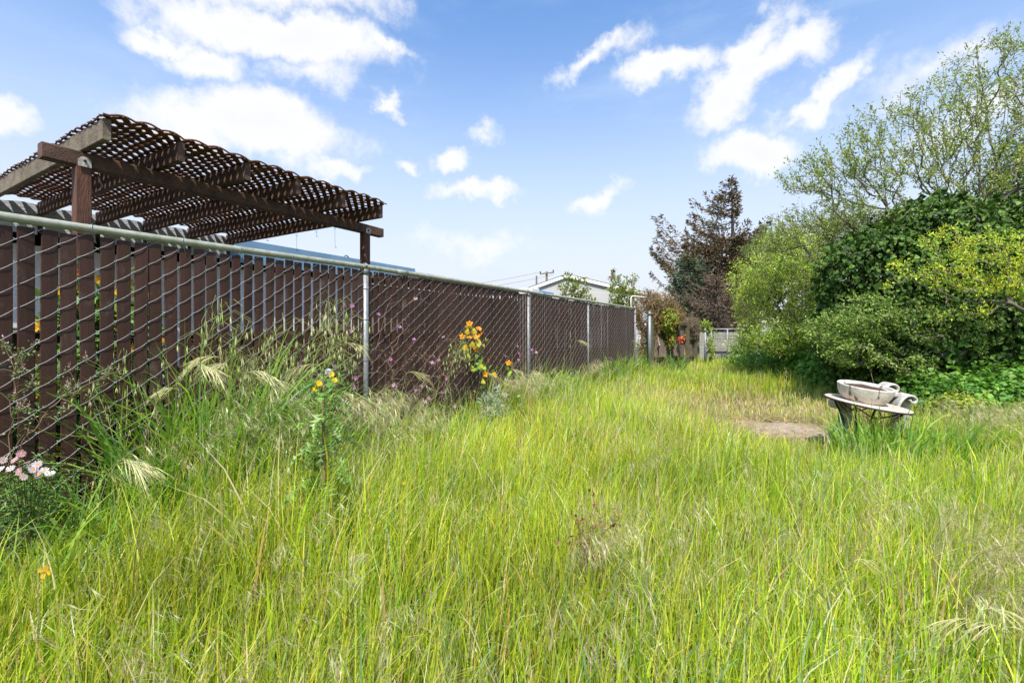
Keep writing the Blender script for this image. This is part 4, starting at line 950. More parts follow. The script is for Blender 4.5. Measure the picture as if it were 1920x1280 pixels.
def build_seedheads():
    rng = np.random.default_rng(5); mb = MB()
    T1 = [tmpl_brome(k, 1.0, 16) for k in range(4)] + [tmpl_brome(10 + k, .25, 11) for k in range(3)] + [tmpl_brome(20, 1.1, 18, True)]
    cand = 5200; Y = rng.uniform(1.0, 15, cand); X = rng.uniform(-1.2, 1.2, cand) * Y
    dens = .18 + .22 * (vnoise(X, Y, 61, 1.2) > .1) + .12 * np.exp(-(fperp(X, Y) / .8) ** 2) + .25 * (Y > 8)
    keep = (X > edge_left(Y) + .05) & (X < edge_right(Y)) & (dirt(X, Y) > 1.2) & (rng.random(cand) < dens)
    X, Y = X[keep], Y[keep]; n = len(X); h = hfun(X, Y) * rng.uniform(1.0, 1.4, n) + .05; k = rng.integers(0, len(T1), n)
    for i, tm in enumerate(T1):
        m = k == i; j = int(m.sum()); yaw = rng.normal(.3, 1.1, j)
        place(mb, tm, np.stack([X[m], Y[m], np.zeros(j)], 1), yaw, h[m], pick([(1.15, 1.15, 1.1), (.95, .88, .9), (.75, .65, .6)], [6, 2, .6], j, .15, rng) / 1.0)
    # pale thick clumps (lower right corner and beside the first post)
    for (px, py, Yc, r_, cnt, hh) in ((1860, 1200, 1.55, .22, 50, .62), (1560, 1010, 2.4, .2, 12, .6), (660, 850, 3.75, .25, 34, .86), (760, 860, 4.2, .25, 22, .66), (300, 900, 2.75, .3, 8, .78),
                                      (480, 880, 3.2, .3, 16, .98), (370, 900, 3.0, .3, 8, .9), (1840, 800, 4.4, .35, 60, .62), (1100, 1150, 1.95, .12, 12, .55), (980, 760, 6.3, .5, 60, .75), (920, 700, 7.2, .5, 70, .7), (1080, 700, 9.2, .6, 60, .75)):
        c = at(px, py, Yc); P = rng.normal(0, r_ * .5, (cnt, 2)) + c[:2]; k = fperp(P[:, 0], P[:, 1]) < -.06; P = P[k]; cnt = len(P); kk = rng.integers(0, 4, cnt)
        for i in range(4):
            m = kk == i; j = int(m.sum())
            if j: place(mb, T1[i], np.column_stack([P[m], np.zeros(j)]), rng.normal(-.2, .8, j), hh * rng.uniform(.8, 1.12, j), None)
    AR = [tmpl_arch(90 + k) for k in range(4)]
    heads = [(225, 868, 0), (370, 690, 0), (330, 728, math.pi), (470, 712, 0), (500, 755, .3), (520, 800, 0), (430, 676, math.pi), (556, 712, .2), (630, 735, 0), (650, 752, .2), (655, 770, 0), (712, 795, 0), (328, 905, 0), (645, 652, 0), (600, 690, math.pi), (450, 800, .1), (700, 830, .2), (905, 712, 0), (1000, 700, 0), (760, 700, .2), (960, 690, 0), (1185, 640, .3), (1080, 650, 0),
             (1850, 1150, .2), (1890, 1190, .4), (1870, 1170, 2.8), (1860, 800, 0), (1880, 830, .2), (1840, 820, 0), (700, 1040, 3), (1600, 1050, .3)]
    for i, (px, py, yaw) in enumerate(heads):
        if px < 1200 and py < 860: Y = FP * 4.08 / (1463 - px) - rng.uniform(.22, .5)
        elif px < 400: Y = FP * 4.08 / (1463 - px) - rng.uniform(.3, .6)
        else: Y = (CZ - .50) * FP / (py - 620)
        for j in range(1 + (i % 3 == 0) * (px < 1200)):
            c = at(px + rng.normal(0, 6), py + rng.normal(0, 6), Y + rng.normal(0, .03)); place(mb, AR[rng.integers(0, 4)], c[None], np.array([yaw + rng.normal(0, .25)]), np.array([rng.uniform(.85, 1.25) * (1 if px < 1200 and py < 1000 else .6)]))
            b = c * [1, 1, 0] + [-.10 * math.cos(yaw) + rng.normal(0, .03), rng.normal(0, .03), 0]; u = np.linspace(0, 1, 9)[:, None]
            P = b + (c - b) * np.concatenate([u ** 2.2, u ** 2.2, u], 1); mb.tube(P, np.linspace(.0026, .0013, 9), 4, (.34, .46, .12), False)
    tag(mb.build('seeding_grass', M['grass']), 'drooping tan seed heads scattered through the uncut grass', 'seed heads', kind='stuff')
    # wild oats one can tell apart against the brown slats
    spots = [(300, 3.0, 1.62, 'tall wild oat with drooping spikelets leftmost against the brown slats', 2.7), (360, 3.15, 1.55, 'wild oat nodding over its taller neighbour left of the green clump', -.3),
             (440, 3.3, 1.42, 'wild oat leaning right over the tall green clump', .2), (545, 3.75, 1.66, 'wild oat arching right under the pergola beam end', .3), (575, 3.9, 1.50, 'wild oat arching close beside the first visible fence post', -.1),
             (500, 3.5, 1.30, 'short wild oat between the two tall oat groups', 2.9), (240, 2.75, 1.22, 'low wild oat beside the leftmost tall one', 2.4), (830, 5.4, 1.35, 'wild oat on the far side of the first fence post', .4)]
    for i, (px, Y, h, lb, yaw) in enumerate(spots):
        mb = MB(); p = at(px, 620, Y); place(mb, tmpl_oat(40 + i, 34), np.array([[p[0], Y, 0]]), np.array([yaw]), np.array([h]))
        place(mb, tmpl_oat(70 + i, 26), np.array([[p[0] + .05, Y - .04, 0]]), np.array([yaw + .7]), np.array([h * .88]))
        X = np.full(6, p[0]) + rng.normal(0, .02, 6); Yy = np.full(6, Y) + rng.normal(0, .02, 6)
        blades(mb, X, Yy, np.zeros(6), np.full(6, h * .6), np.full(6, .008), pick(GREEN, GW, 6), 4, None, np.full(6, .35), None, rng, np.full(6, .3))
        tag(mb.build('wild_oat', M['grass']), lb, 'grass plant', 'wild oats along the fence')
build_grass()
build_seedheads()

# --- broad leaved clumps standing by the fence
def build_clumps():
    rng = np.random.default_rng(8)
    for (px, Y, h, n, rad, lb) in ((290, 2.85, 1.10, 110, .20, 'tall dark green grass clump left of the wild oats by the fence'), (420, 3.15, 1.34, 230, .30, 'broad bladed green grass clump hiding the fence foot, the largest'), (350, 2.85, .95, 130, .26, 'leafy green grass clump filling the gap between the two tall clumps'), (590, 3.45, .90, 120, .28, 'leafy green grass clump right behind the sow thistle'), (200, 2.45, .62, 70, .22, 'short green grass clump right of the daisy bush'), (515, 3.45, 1.15, 150, .26, 'green grass clump between the largest clump and the sow thistle'),
                               (1790, 4.2, .60, 60, .2, 'coarse green grass tuft right of the garden table'), (1640, 4.12, .66, 130, .34, 'coarse green grass tuft in front of the garden table'), (1270, 13.2, .75, 60, .25, 'upright green grass tuft at the foot of the wooden fence'),
                               (1040, 7.9, .75, 60, .25, 'arching green grass tuft just past the second fence post'), (1150, 10.4, .95, 70, .3, 'arching green grass tuft just past the third fence post'), (60, 2.0, .62, 24, .2, 'loose green grass tuft at the left edge')):
        mb = MB(); p = at(px, 620, Y); a = rng.uniform(0, 2 * np.pi, n); r_ = rad * np.sqrt(rng.random(n)); X = p[0] + r_ * np.cos(a); Yy = Y + r_ * np.sin(a)
        k = fperp(X, Yy) < -.05 if px < 1200 else np.ones(n, bool); X, Yy, a = X[k], Yy[k], a[k]; m = len(X)
        col = pick([(.14, .30, .045), (.21, .38, .05), (.30, .46, .07), (.27, .40, .17), (.44, .50, .12)], [4, 5, 3, 2, 1], m, .14, rng)
        K = 7; blades(mb, X, Yy, np.zeros(m), h * rng.uniform(.6, 1.1, m), rng.uniform(.011, .024, m) * (1 if px != 60 else .7) * (1 if Y < 6 else 1.5), col, K, a + rng.normal(0, .6, m), rng.uniform(.1, .55, m), None, rng, np.where(rng.random(m) < .5, rng.uniform(.2, .8, m), 0))
        tag(mb.build('grass_clump', M['grass']), lb, 'grass clump', 'coarse grass clumps')
build_clumps()

# ================================================================== FLOWERS
def flower(mb, c, nrm, r, n, col, ccol=None, cr=.3, cup=.2, notch=False, rng=RNG, wid=None):
    c = np.array(c, float); nrm = np.array(nrm, float); nrm /= np.linalg.norm(nrm); a0 = np.cross(nrm, [.3, .2, .9]); a0 /= np.linalg.norm(a0); b0 = np.cross(nrm, a0)
    w = wid or math.pi / n * 1.05
    for k in range(n):
        a = 2 * math.pi * k / n + rng.normal(0, .06); rr = r * rng.uniform(.88, 1.08)
        def q(ang, rad, h): return c + (a0 * math.cos(ang) + b0 * math.sin(ang)) * rad + nrm * h
        V = [q(a, rr * .08, 0), q(a - w * .8, rr * .6, r * cup * .6), q(a - w * .55, rr * .95, r * cup), q(a, rr, r * cup * .9), q(a + w * .55, rr * .95, r * cup), q(a + w * .8, rr * .6, r * cup * .6)]
        mb.add(V, np.array([[0, 1, 2], [0, 2, 3], [0, 3, 4], [0, 4, 5]]), np.array(col) * rng.uniform(.88, 1.1))
    if ccol is not None:
        m = 8; V = [c + nrm * r * .14] + [c + (a0 * math.cos(6.283 * k / m) + b0 * math.sin(6.283 * k / m)) * r * cr + nrm * r * .06 for k in range(m)]
        mb.add(V, np.array([[0, 1 + k, 1 + (k + 1) % m] for k in range(m)]), np.array(ccol))
CAMV = np.array([0, 0, CZ])
def tocam(p, rng=RNG, j=.35):
    v = np.array([.25, -.8, .5]) + rng.normal(0, j, 3); return v / np.linalg.norm(v)
def plant_stems(mb, base, tips, col, r0=.004, sag=.0, n=4):
    base = np.array(base, float)
    for t in tips:
        t = np.array(t, float); u = np.linspace(0, 1, 6)[:, None]; P = base + (t - base) * u + np.array([0, 0, 1]) * (u * (1 - u)) * sag * np.linalg.norm(t - base); P[:, :2] = base[:2] + (t - base)[:2] * (u ** 1.5)
        mb.tube(P, np.linspace(r0, r0 * .45, 6), n, col, False)
    return
def build_flowers():
    rng = np.random.default_rng(31)
    # --- sow thistle
    b = at(600, 1080, 2.36); b[2] = 0; H = 1.02
    T = thing('sow_thistle', tuple(b), 'tall sow thistle with yellow flowers and one white seed puff', 'weed')
    t = np.linspace(0, 1, 12)[:, None]; P = b + np.array([.02, .03, H]) * t + np.stack([.012 * np.sin(5 * t[:, 0]), 0 * t[:, 0], 0 * t[:, 0]], 1)
    mb = MB(); mb.tube(P, np.linspace(.0115, .007, 12), 8); mb.build('stem', mat('thistle_stem', (.24, .20, .07), .6, col2=(.20, .10, .065), scale=9), T, True)
    mb = MB(); top = P[-1]
    for k in range(120):
        q = rng.uniform(.18, .97); c = np.array([np.interp(q, t[:, 0], P[:, i]) for i in range(3)]); a = rng.uniform(0, 6.283); d = np.array([math.cos(a), math.sin(a), rng.uniform(-.1, .5)]); ln = rng.uniform(.08, .19) * (1.1 - .5 * max(0, q - .6)); 
        col = pick([(.16, .28, .06), (.23, .36, .08), (.36, .46, .20)], [3, 3, 1.5], 1, .12, rng)[0]; side = np.cross(d, UP); side /= np.linalg.norm(side)
        # jagged lobed leaf: midrib with pointed lobes
        n = 12; M_ = [c + d * ln * u + UP * (.05 * math.sin(3 * u) - .07 * u * u) * ln * 5 for u in np.linspace(0, 1, n)]
        mb.tube(M_[::2], .0014, 3, col, False)
        for i in range(n - 1):
            for sg in (-1, 1):
                w = ln * .24 * math.sin(math.pi * (i + .8) / n) * rng.uniform(.5, 1.2); g0 = (M_[i] + M_[i + 1]) / 2; tip = g0 + side * sg * w + UP * rng.normal(.006, .012) + d * rng.normal(.002, .006)
                mb.add([M_[i] * .75 + g0 * .25, M_[i + 1] * .75 + g0 * .25, tip], np.array([[0, 1, 2]]), col * rng.uniform(.8, 1.2))
    mb.build('leaves', M['leaf'], T)
    mb = MB(); tips = []
    for (dx, dz) in ((-.004, -.02), (.028, .02), (.045, -.01), (-.035, -.055), (.02, .04), (-.02, .01), (.055, .012), (.0, .045)):
        tips.append(top + [dx * 1.4, rng.normal(0, .02), dz])
    plant_stems(mb, P[-2], tips, (.2, .24, .08), .003); 
    for e in tips[4:]: mb.lathe(e - [0, 0, .006], [(.002, -.006), (.008, 0), (.006, .010), (.002, .014)], 6, (.2, .26, .08))
    mb.build('flower_stalks', M['leaf'], T)
    for e in tips[:4]:
        mb = MB(); flower(mb, e, tocam(e, rng, .2), .017, 16, (.85, .58, .02), (.75, .38, .01), .35, .25, rng=rng); mb.build('flower', M['petal'], T)
    mb = MB(); c = top + [.022, 0, .035]; V = rvec(260, rng) * .0175
    for v in V: s = np.cross(v, [.3, .5, .2]); s = s / np.linalg.norm(s) * .0016; mb.add([c + v * .2, c + v - s, c + v + s], np.array([[0, 1, 2]]), (.78, .77, .74))
    mb.build('seed_puff', M['petal'], T)
    # --- nasturtium on the fence
    Y = 5.85; T = thing('nasturtium', tuple(at(885, 620, Y) * [1, 1, 0]), 'nasturtium with orange and yellow blooms climbing through the fence wires', 'flowering plant')
    fl = [(880, 607, 'o'), (897, 617, 'o'), (876, 623, 'y'), (892, 632, 'o'), (867, 631, 'o'), (880, 634, 'o'), (897, 643, 'y'), (872, 653, 'y'), (892, 655, 'o'), (885, 647, 'y'), (914, 675, 'o'), (909, 701, 'o'), (926, 703, 'Y'), (954, 681, 'o'), (899, 764, 'R'), (946, 760, 'R'), (878, 612, 'y'), (901, 628, 'o'), (888, 622, 'y'), (947, 738, 'o')]
    mb = MB(); lf = MB(); sm = MB(); base = at(925, 800, 5.9); base[2] = 0
    tips = []
    for (px, py, k) in fl:
        yy = 5.9 - rng.uniform(.12, .28) if py < 690 else 5.6; c = at(px, py, yy + (px - 885) * .008); tips.append(c)
        if k in 'yY':
            col = (.80, .55, .03); leaves(lf, c[None] - [[0, 0, .03]], np.array([[.1, -.2, 1.]]), np.array([tocam(c, rng)]), .085, .085, np.array([[.72, .52, .04]]), .05, True)
        else: mb = MB(); flower(mb, c, tocam(c, rng, .45), .042, 5, (.90, .36, .015) if k != 'R' else (.90, .25, .02), (.45, .06, .01), .3, .35, rng=rng); mb.build('bloom', M['petal'], T)
    for k in range(80):
        c = at(rng.normal(888, 18), rng.uniform(630, 700), 5.75 + rng.uniform(-.1, .1)) if k < 40 else at(rng.normal(925, 30), rng.uniform(680, 790), 5.65 + rng.uniform(-.15, .15))
        leaves(lf, c[None], rvec(1, rng) * [1, 1, .5] + [[0, 0, .2]], np.array([tocam(c, rng, .5)]), rng.uniform(.035, .07), rng.uniform(.04, .07), pick([(.18, .34, .05), (.30, .42, .04), (.62, .52, .05)], [4, 3, 2 if k < 45 else .5], 1, .1, rng), .05, True)
    plant_stems(sm, base, tips[::2], (.2, .3, .08), .003, .1)
    sm.build('stems', M['leaf'], T); lf.build('leaves', M['leaf'], T)
    # --- grey woolly plant beside it
    b = at(925, 800, 5.5); b[2] = 0; mb = MB(); T = None
    for k in range(420):
        a = rng.uniform(0, 6.283); r_ = .17 * math.sqrt(rng.random()); z = rng.uniform(.1, .62) * (1 - r_ * 1.5); c = b + [r_ * math.cos(a), r_ * math.sin(a), z]
        leaves(mb, c[None], rvec(1, rng) + [[0, 0, .9]], rvec(1, rng), rng.uniform(.05, .1), .014, pick([(.42, .47, .36), (.50, .54, .44), (.33, .38, .26)], [3, 2, 2], 1, .08, rng), .2)
    plant_stems(mb, b, [b + [rng.normal(0, .1), rng.normal(0, .1), rng.uniform(.3, .55)] for _ in range(14)], (.35, .38, .28), .004)
    tag(mb.build('woolly_grey_plant', M['leaf']), 'woolly silver grey plant between the low orange nasturtium blooms', 'plant')
    # --- daisy bush
    T = thing('daisy_bush', tuple(at(40, 980, 2.15) * [1, 1, 0]), 'pink and white daisy bush at the foot of the fence, left edge', 'flowering plant')
    lf = MB(); c0 = at(35, 930, 2.2)
    es = [(c0 + [-.02, .07, .02], (.24, .14, .15)), (c0 + [-.12, .07, -.15], (.32, .2, .25))]
    mound(lf, es, 3600, .026, .007, [(.10, .19, .04), (.16, .26, .06), (.24, .33, .09)], [4, 3, 1], rng, .15, .85, lump=.3)
    lf.build('leaves', M['leaf'], T); sm = MB(); base = c0 * [1, 1, 0] + [0, .05, 0]
    P = [(52, 668), (15, 855), (48, 868), (20, 878), (58, 872), (72, 888), (62, 880), (83, 882), (40, 850), (5, 862), (95, 888), (36, 884), (70, 870), (0, 880), (28, 862), (45, 893)]
    tips = []
    for k, (px, py) in enumerate(P[1:]):
        mb = MB(); c = at(px, py, 2.08 + rng.uniform(-.06, .04)); tips.append(c); col = [(.74, .71, .71), (.60, .34, .42), (.68, .54, .60)][k % 3]
        flower(mb, c, tocam(c, rng, .6), .018, 15, col, (.75, .45, .03), .28, .12, rng=rng); mb.build('flower', M['petal'], T)
    plant_stems(sm, base, tips, (.12, .16, .05), .003); sm.build('stems', M['leaf'], T)
    # --- sprawling fumitory with pink buds
    rngf = np.random.default_rng(77)
    for (pts, lb) in (([(20, 960), (40, 830), (110, 750), (205, 700)], 'thin pink budded weed sprawling rightwards across the slats, left edge'), ([(0, 900), (20, 790), (25, 700), (45, 680)], 'thin pink budded weed climbing straight up the slats at the left edge')):
        mb = MB(); Q = [at(x, y, 2.25 + .0010 * x) for x, y in pts]; Q[0][2] = 0; Q = np.array(Q); tt = np.linspace(0, 1, 24); P = np.stack([np.interp(tt, np.linspace(0, 1, 4), Q[:, i]) for i in range(3)], 1) + rngf.normal(0, .006, (24, 3))
        mb.tube(P, .0026, 4, (.28, .18, .12), False)
        for k in range(26):
            c = P[rngf.integers(6, 24)]; e = c + np.array([rngf.normal(0, .07), rngf.normal(0, .03), rngf.uniform(-.02, .12)]); mb.tube([c, (c + e) / 2 + [0, 0, .012], e], .0014, 3, (.22, .22, .10), False)
            m = 7; leaves(mb, np.repeat(e[None], m, 0) + rngf.normal(0, .012, (m, 3)), rvec(m, rngf), rvec(m, rngf), .014, .010, pick([(.20, .30, .10), (.28, .36, .16)], [1, 1], m, .1, rngf), .1)
            if k % 2: m = 9; leaves(mb, e[None] + np.arange(m)[:, None] * np.array([[.0012, 0, .0045]]), rvec(m, rngf) + [[0, 0, .6]], rvec(m, rngf), .012, .005, pick([(.62, .36, .40), (.66, .50, .50), (.45, .25, .22)], [2, 2, 1], m, .1, rngf), .1)
        tag(mb.build('pink_budded_weed', M['leaf']), lb, 'weed')
    # --- purple flowering weeds along the fence
    for k, (px, py, Y, lb) in enumerate(((640, 560, 4.05, 'dry stemmed purple flowered weed just left of the first fence post'), (735, 540, 4.65, 'tall dry stemmed purple flowered weed right of the first fence post'), (790, 640, 4.75, 'low purple flowered weed right of the first fence post'),
                              (830, 620, 5.1, 'dry stemmed purple flowered weed left of the nasturtium'), (960, 640, 6.4, 'dry stemmed purple flowered weed right of the nasturtium'), (540, 640, 3.65, 'purple flowered weed behind the sow thistle'))):
        mb = MB(); tp = at(px, py, Y); b = tp * [1, 1, 0] + [rng.normal(0, .05), -.05, 0]; att = tp + rng.normal(0, 1, (70, 3)) * [.17, .08, .01] + np.stack([np.zeros(70), np.zeros(70), -rng.uniform(0, tp[2] * .72, 70)], 1)
        att = att[(fperp(att[:, 0], att[:, 1]) < -.03)]
        tb, NP, ND, rr = grow([[b, b + (tp - b) * .5, tp - [0, 0, .1]]], att, rng, .3, 3, .0011, .006)
        for P_, r_ in tb: mb.tube(P_, np.maximum(r_, .0011), 3, (.27, .17, .13), False)
        m = len(NP); leaves(mb, NP, rvec(m, rng), rvec(m, rng), .022, .008, pick([(.22, .26, .10), (.32, .18, .14), (.40, .24, .22)], [2, 2, 1], m, .15, rng), .1)
        for e in NP[2::3][rng.choice(len(NP[2::3]), 8, False) if len(NP[2::3]) > 8 else slice(None)]:
            flower(mb, e, tocam(e, rng, .5), .021, 4, (.50, .20, .46) if rng.random() < .7 else (.60, .34, .50), None, .2, .3, rng=rng)
        tag(mb.build('purple_flowered_weed', M['leaf']), lb, 'weed', 'purple flowered weeds by the fence')
    # --- single yellow flowers in the grass, buttercup-like
    for (px, py, Y, r_, col, lb) in ((86, 1070, 1.75, .026, (.85, .50, .02), 'yellow four petalled flower low in the grass at lower left'), (757, 905, 3.0, .014, (.85, .62, .02), 'small yellow flower alone in the grass, middle of the plot'), (1112, 980, 2.2, .010, (.85, .62, .02), 'tiny yellow flower in the grass near the centre bottom'),
                                (1582, 1268, 1.5, .014, (.70, .68, .66), 'small white clover head at the bottom right of the grass'), (585, 984, 2.2, .013, (.7, .7, .66), 'white thistle down tuft low beside the sow thistle')):
        T = thing('wild_flower', tuple(at(px, py, Y) * [1, 1, 0]), lb, 'flower'); mb = MB(); c = at(px, py, Y)
        flower(mb, c, tocam(c, rng, .2), r_, 4 if r_ > .02 else 12, col, tuple(q * .8 for q in col), .3, .25, rng=rng, wid=.62 if r_ > .02 else None); mb.build('bloom', M['petal'], T)
        mb = MB(); plant_stems(mb, c * [1, 1, 0] + [.02, .03, 0], [c], (.2, .3, .06), .002); mb.build('stem', M['leaf'], T)
    # --- dock weed, dry red brown
    c = at(1110, 1170, 1.95); b = c * [1, 1, 0]; mb = MB()
    tb, NP, ND, rr = grow([[b, b + [.01, 0, .5]]], b + rng.normal(0, 1, (40, 3)) * [.07, .07, 0] + np.stack([np.zeros(40), np.zeros(40), rng.uniform(.2, .55, 40)], 1), rng, .2, 3, .0012, .005)
    tubes_to(mb, tb, 4, 0, (.25, .12, .09)); m = len(NP); leaves(mb, NP, rvec(m, rng) + [[0, 0, .6]], rvec(m, rng), .03, .012, pick([(.30, .14, .10), (.22, .12, .07), (.20, .2, .08)], [2, 2, 1], m, .15, rng), .1)
    tag(mb.build('red_brown_weed', M['leaf']), 'dry red brown weed standing in the foreground grass', 'weed')
    # --- neighbour's flower bed, seen in the gaps
    for (px, o, h, cnt, lb) in ((75, .35, .92, 1300, 'green leafy plant with yellow blooms glimpsed through the leftmost slat gaps'), (150, .6, 1.62, 2600, 'leafy shrub glimpsed through the slats left of the pergola post'), (235, .5, 1.55, 2400, 'yellow blooming shrub glimpsed through the slats right of the pergola post'), (560, 1.4, 1.0, 1500, 'low green plants glimpsed through the slats before the first post')):
        s = sx(px, o); c = FL(s, o, 0); T = thing('garden_shrub', tuple(c), lb, 'shrub', 'plants behind the slats')
        mb = MB(); mound(mb, [(c + [0, 0, h * .5], (.3, .28, h * .52))], cnt, .07, .055, [(.07, .15, .03), (.12, .24, .05), (.22, .32, .06)], [3, 3, 1], rng, .15, .7, lump=.15, lobes=False); mb.build('leaves', M['leaf'], T)
        for k in range(26):
            mb = MB(); v = rvec(1, rng)[0]; e = c + [0, 0, h * .55] + v * [.3, .28, h * .5]
            if e[2] > .2: flower(mb, e, -FN + rng.normal(0, .3, 3), .038, 5, [(.85, .52, .02), (.85, .42, .02), (.85, .12, .02)][k % 3 if px < 200 else k % 2], None, .2, .3, rng=rng)
            if mb.n: mb.build('bloom', M['petal'], T)
build_flowers()

# ================================================================== TREES AND SHRUBS
def stem_tree(name, label, cat, stems, es, natt, rng, leafspec, barkmat, rtip=.004, rmax=.08, wob=.2, sub=4, shell=.3, group=None, n=6, extra=None, zmin=.15):
    base = np.array(stems[0][0], float); T = thing(name, tuple(base * [1, 1, 0]), label, cat, group)
    att = inmany(es, natt, rng, shell); att = att[att[:, 2] > zmin]
    tb, NP, ND, rr = grow(stems, att, rng, wob, sub, rtip, rmax)
    mb = MB(); tubes_to(mb, tb, n); mb.build('trunk', barkmat, T, True)
    mb = MB(); per, ln, wd, pal, w, var, spread = leafspec
    twig_leaves(mb, NP, ND, per, ln, wd, pal, w, rng, var, spread, tmask=rr < rtip * 4)
    if extra: extra(mb, NP, ND, rr)
    mb.build('crown', M['leaf'], T)
    return T, NP, ND
def build_trees():
    A = at
    # --- willow (tall, sparse, many leaning stems)
    rng = np.random.default_rng(101); Y = 8.8
    base = A(1850, 620, Y) * [1, 1, 0]
    st = [[base, A(1860, 520, Y), A(1880, 380, Y), A(1850, 220, Y), A(1830, 90, Y - .2)],
          [base + [.2, 0, 0], A(1800, 470, Y), A(1740, 360, Y), A(1690, 270, Y)],
          [base + [-.1, .2, 0], A(1790, 450, Y + .5), A(1690, 400, Y + .6), A(1600, 380, Y + .6), A(1520, 340, Y + .5)],
          [base + [.3, .1, 0], A(1860, 430, Y - .4), A(1830, 300, Y - .6), A(1770, 190, Y - .6)],
          [base + [.4, .3, 0], A(1930, 400, Y + .3), A(1960, 220, Y + .3), A(1900, 110, Y + .3)],
          [base + [.1, -.2, 0], A(1780, 470, Y - .3), A(1680, 410, Y - .4), A(1620, 400, Y - .5)]]
    for k in range(16):
        a = rng.uniform(0, 1); tp = A(1530 + 420 * a + rng.normal(0, 20), 400 - 310 * a ** .8 + rng.normal(0, 30) + 40, Y + rng.normal(0, .5)); b2 = base + [rng.uniform(-.2, .5), rng.uniform(-.2, .4), 0]
        md = b2 + (tp - b2) * .45 + [.25 * (1 - a), 0, .35]; st.append([b2, b2 + [0, 0, 1.2], md, tp])
    es = [(A(1850, 150, Y), (.85, 1.0, .85)), (A(1760, 220, Y), (.85, 1.1, .75)), (A(1690, 300, Y), (.85, 1.1, .65)), (A(1590, 330, Y + .3), (.85, .9, .5)), (A(1510, 325, Y + .4), (.6, .7, .42)), (A(1570, 290, Y + .2), (.6, .8, .4)), (A(1650, 220, Y), (.5, .8, .4)),
          (A(1900, 270, Y), (1.0, 1.2, 1.0)), (A(1800, 340, Y), (1.0, 1.2, .7)), (A(1640, 390, Y), (.8, .9, .35)), (A(1990, 150, Y), (.9, 1.1, 1.2)), (A(1870, 75, Y), (.35, .5, .25)), (A(2080, 300, Y), (1.2, 1.2, 1.5))]
    wl = [(.27, .34, .07), (.36, .43, .08), (.19, .24, .06), (.44, .48, .15)]
    stem_tree('willow_tree', 'tall sparse leaved tree with many leaning grey stems at right', 'tree', st, es, 1800, rng, (4, .064, .026, wl, [3, 3, 2, 1], .15, .07), M['bark'], .0034, .07, .07, 4, .1)
    # --- arching bough across the ivy
    rng = np.random.default_rng(102); Y = 9.3
    st = [[A(1800, 620, Y) * [1, 1, 0], A(1780, 480, Y), A(1690, 440, Y), A(1620, 450, Y), A(1560, 490, Y - .2), A(1530, 540, Y - .3)], [A(1690, 440, Y), A(1600, 440, Y), A(1510, 460, Y)]]
    es = [(A(1500, 440, Y), (.6, .7, .45)), (A(1560, 400, Y), (.7, .6, .5)), (A(1520, 520, Y), (.5, .6, .5)), (A(1470, 420, Y + .8), (.5, .6, .4)), (A(1440, 460, Y + 1), (.5, .5, .3))]
    stem_tree('arching_tree', 'bare arching bough with small leaves reaching left over the ivy', 'tree', st, es, 420, rng, (4, .05, .022, wl, [3, 3, 2, 1], .15, .06), M['bark'], .0034, .05, .16, 4, .1)
    # --- pale green shrub
    rng = np.random.default_rng(103); Y = 11.5; b = A(1480, 640, Y) * [1, 1, 0]
    st = [[b, A(1470, 600, Y), A(1440, 520, Y), A(1420, 480, Y)], [b, A(1500, 560, Y), A(1490, 480, Y)], [b, A(1450, 620, Y - .5), A(1400, 570, Y - .6)], [b, A(1540, 600, Y), A(1560, 520, Y)], [b, A(1500, 640, Y - 1), A(1470, 650, Y - 1.3)]]
    es = [(A(1450, 510, Y), (.7, .9, .7)), (A(1500, 550, Y - .3), (1.0, 1.0, 1.0)), (A(1410, 570, Y), (.45, .8, .5)), (A(1430, 620, Y - .5), (.6, .8, .45)), (A(1530, 600, Y - .8), (.8, .8, .7)), (A(1480, 640, Y - 1.1), (.8, .6, .4)), (A(1540, 510, Y), (.5, .7, .6)), (A(1390, 530, Y), (.4, .5, .6)), (A(1480, 455, Y), (.7, .7, .35)), (A(1395, 640, Y), (.4, .5, .35))]
    pg = [(.46, .58, .08), (.56, .66, .10), (.34, .45, .07), (.62, .70, .18), (.28, .32, .12)]
    stem_tree('pale_green_shrub', 'pale yellow green twiggy shrub between the brown conifer and ivy', 'shrub', st, es, 1700, rng, (4, .062, .030, pg, [3, 3, 3, 1, 1.5], .15, .10), M['bark'], .0038, .05, .2, 4, .25)
    # --- ivy covered mound
    rng = np.random.default_rng(104); Y = 8.3
    T = thing('ivy_mound', tuple(A(1750, 620, Y) * [1, 1, 0]), 'big mound of dark glossy ivy under the tall sparse tree', 'ivy')
    es = [(A(1640, 520, Y), (.95, .9, .95)), (A(1740, 470, Y), (1.05, 1.0, 1.0)), (A(1850, 480, Y + .2), (1.1, 1.1, 1.1)), (A(1700, 640, Y - .4), (1.3, .9, 1.0)), (A(1850, 640, Y - .6), (1.3, .9, 1.0)), (A(1990, 560, Y), (1.4, 1.4, 1.7)),
          (A(1610, 620, Y), (.75, .8, .9))]
    iv = [(.038, .078, .014), (.062, .12, .02), (.10, .175, .03), (.16, .25, .05)]
    mb = MB(); mound(mb, es, 46000, .074, .070, iv, [4, 4, 3, 1], rng, .18, .38, lobes=True, lump=.10, droop=.9)
    P = inmany(es, 5000, rng, .0); P = P[P[:, 2] > .05]; leaves(mb, P, rvec(len(P), rng), rvec(len(P), rng), .16, .16, pick(iv, [4, 3, 1, 0.01], len(P), .1, rng), .1)
    mb.build('leaves', M['ivy'], T)
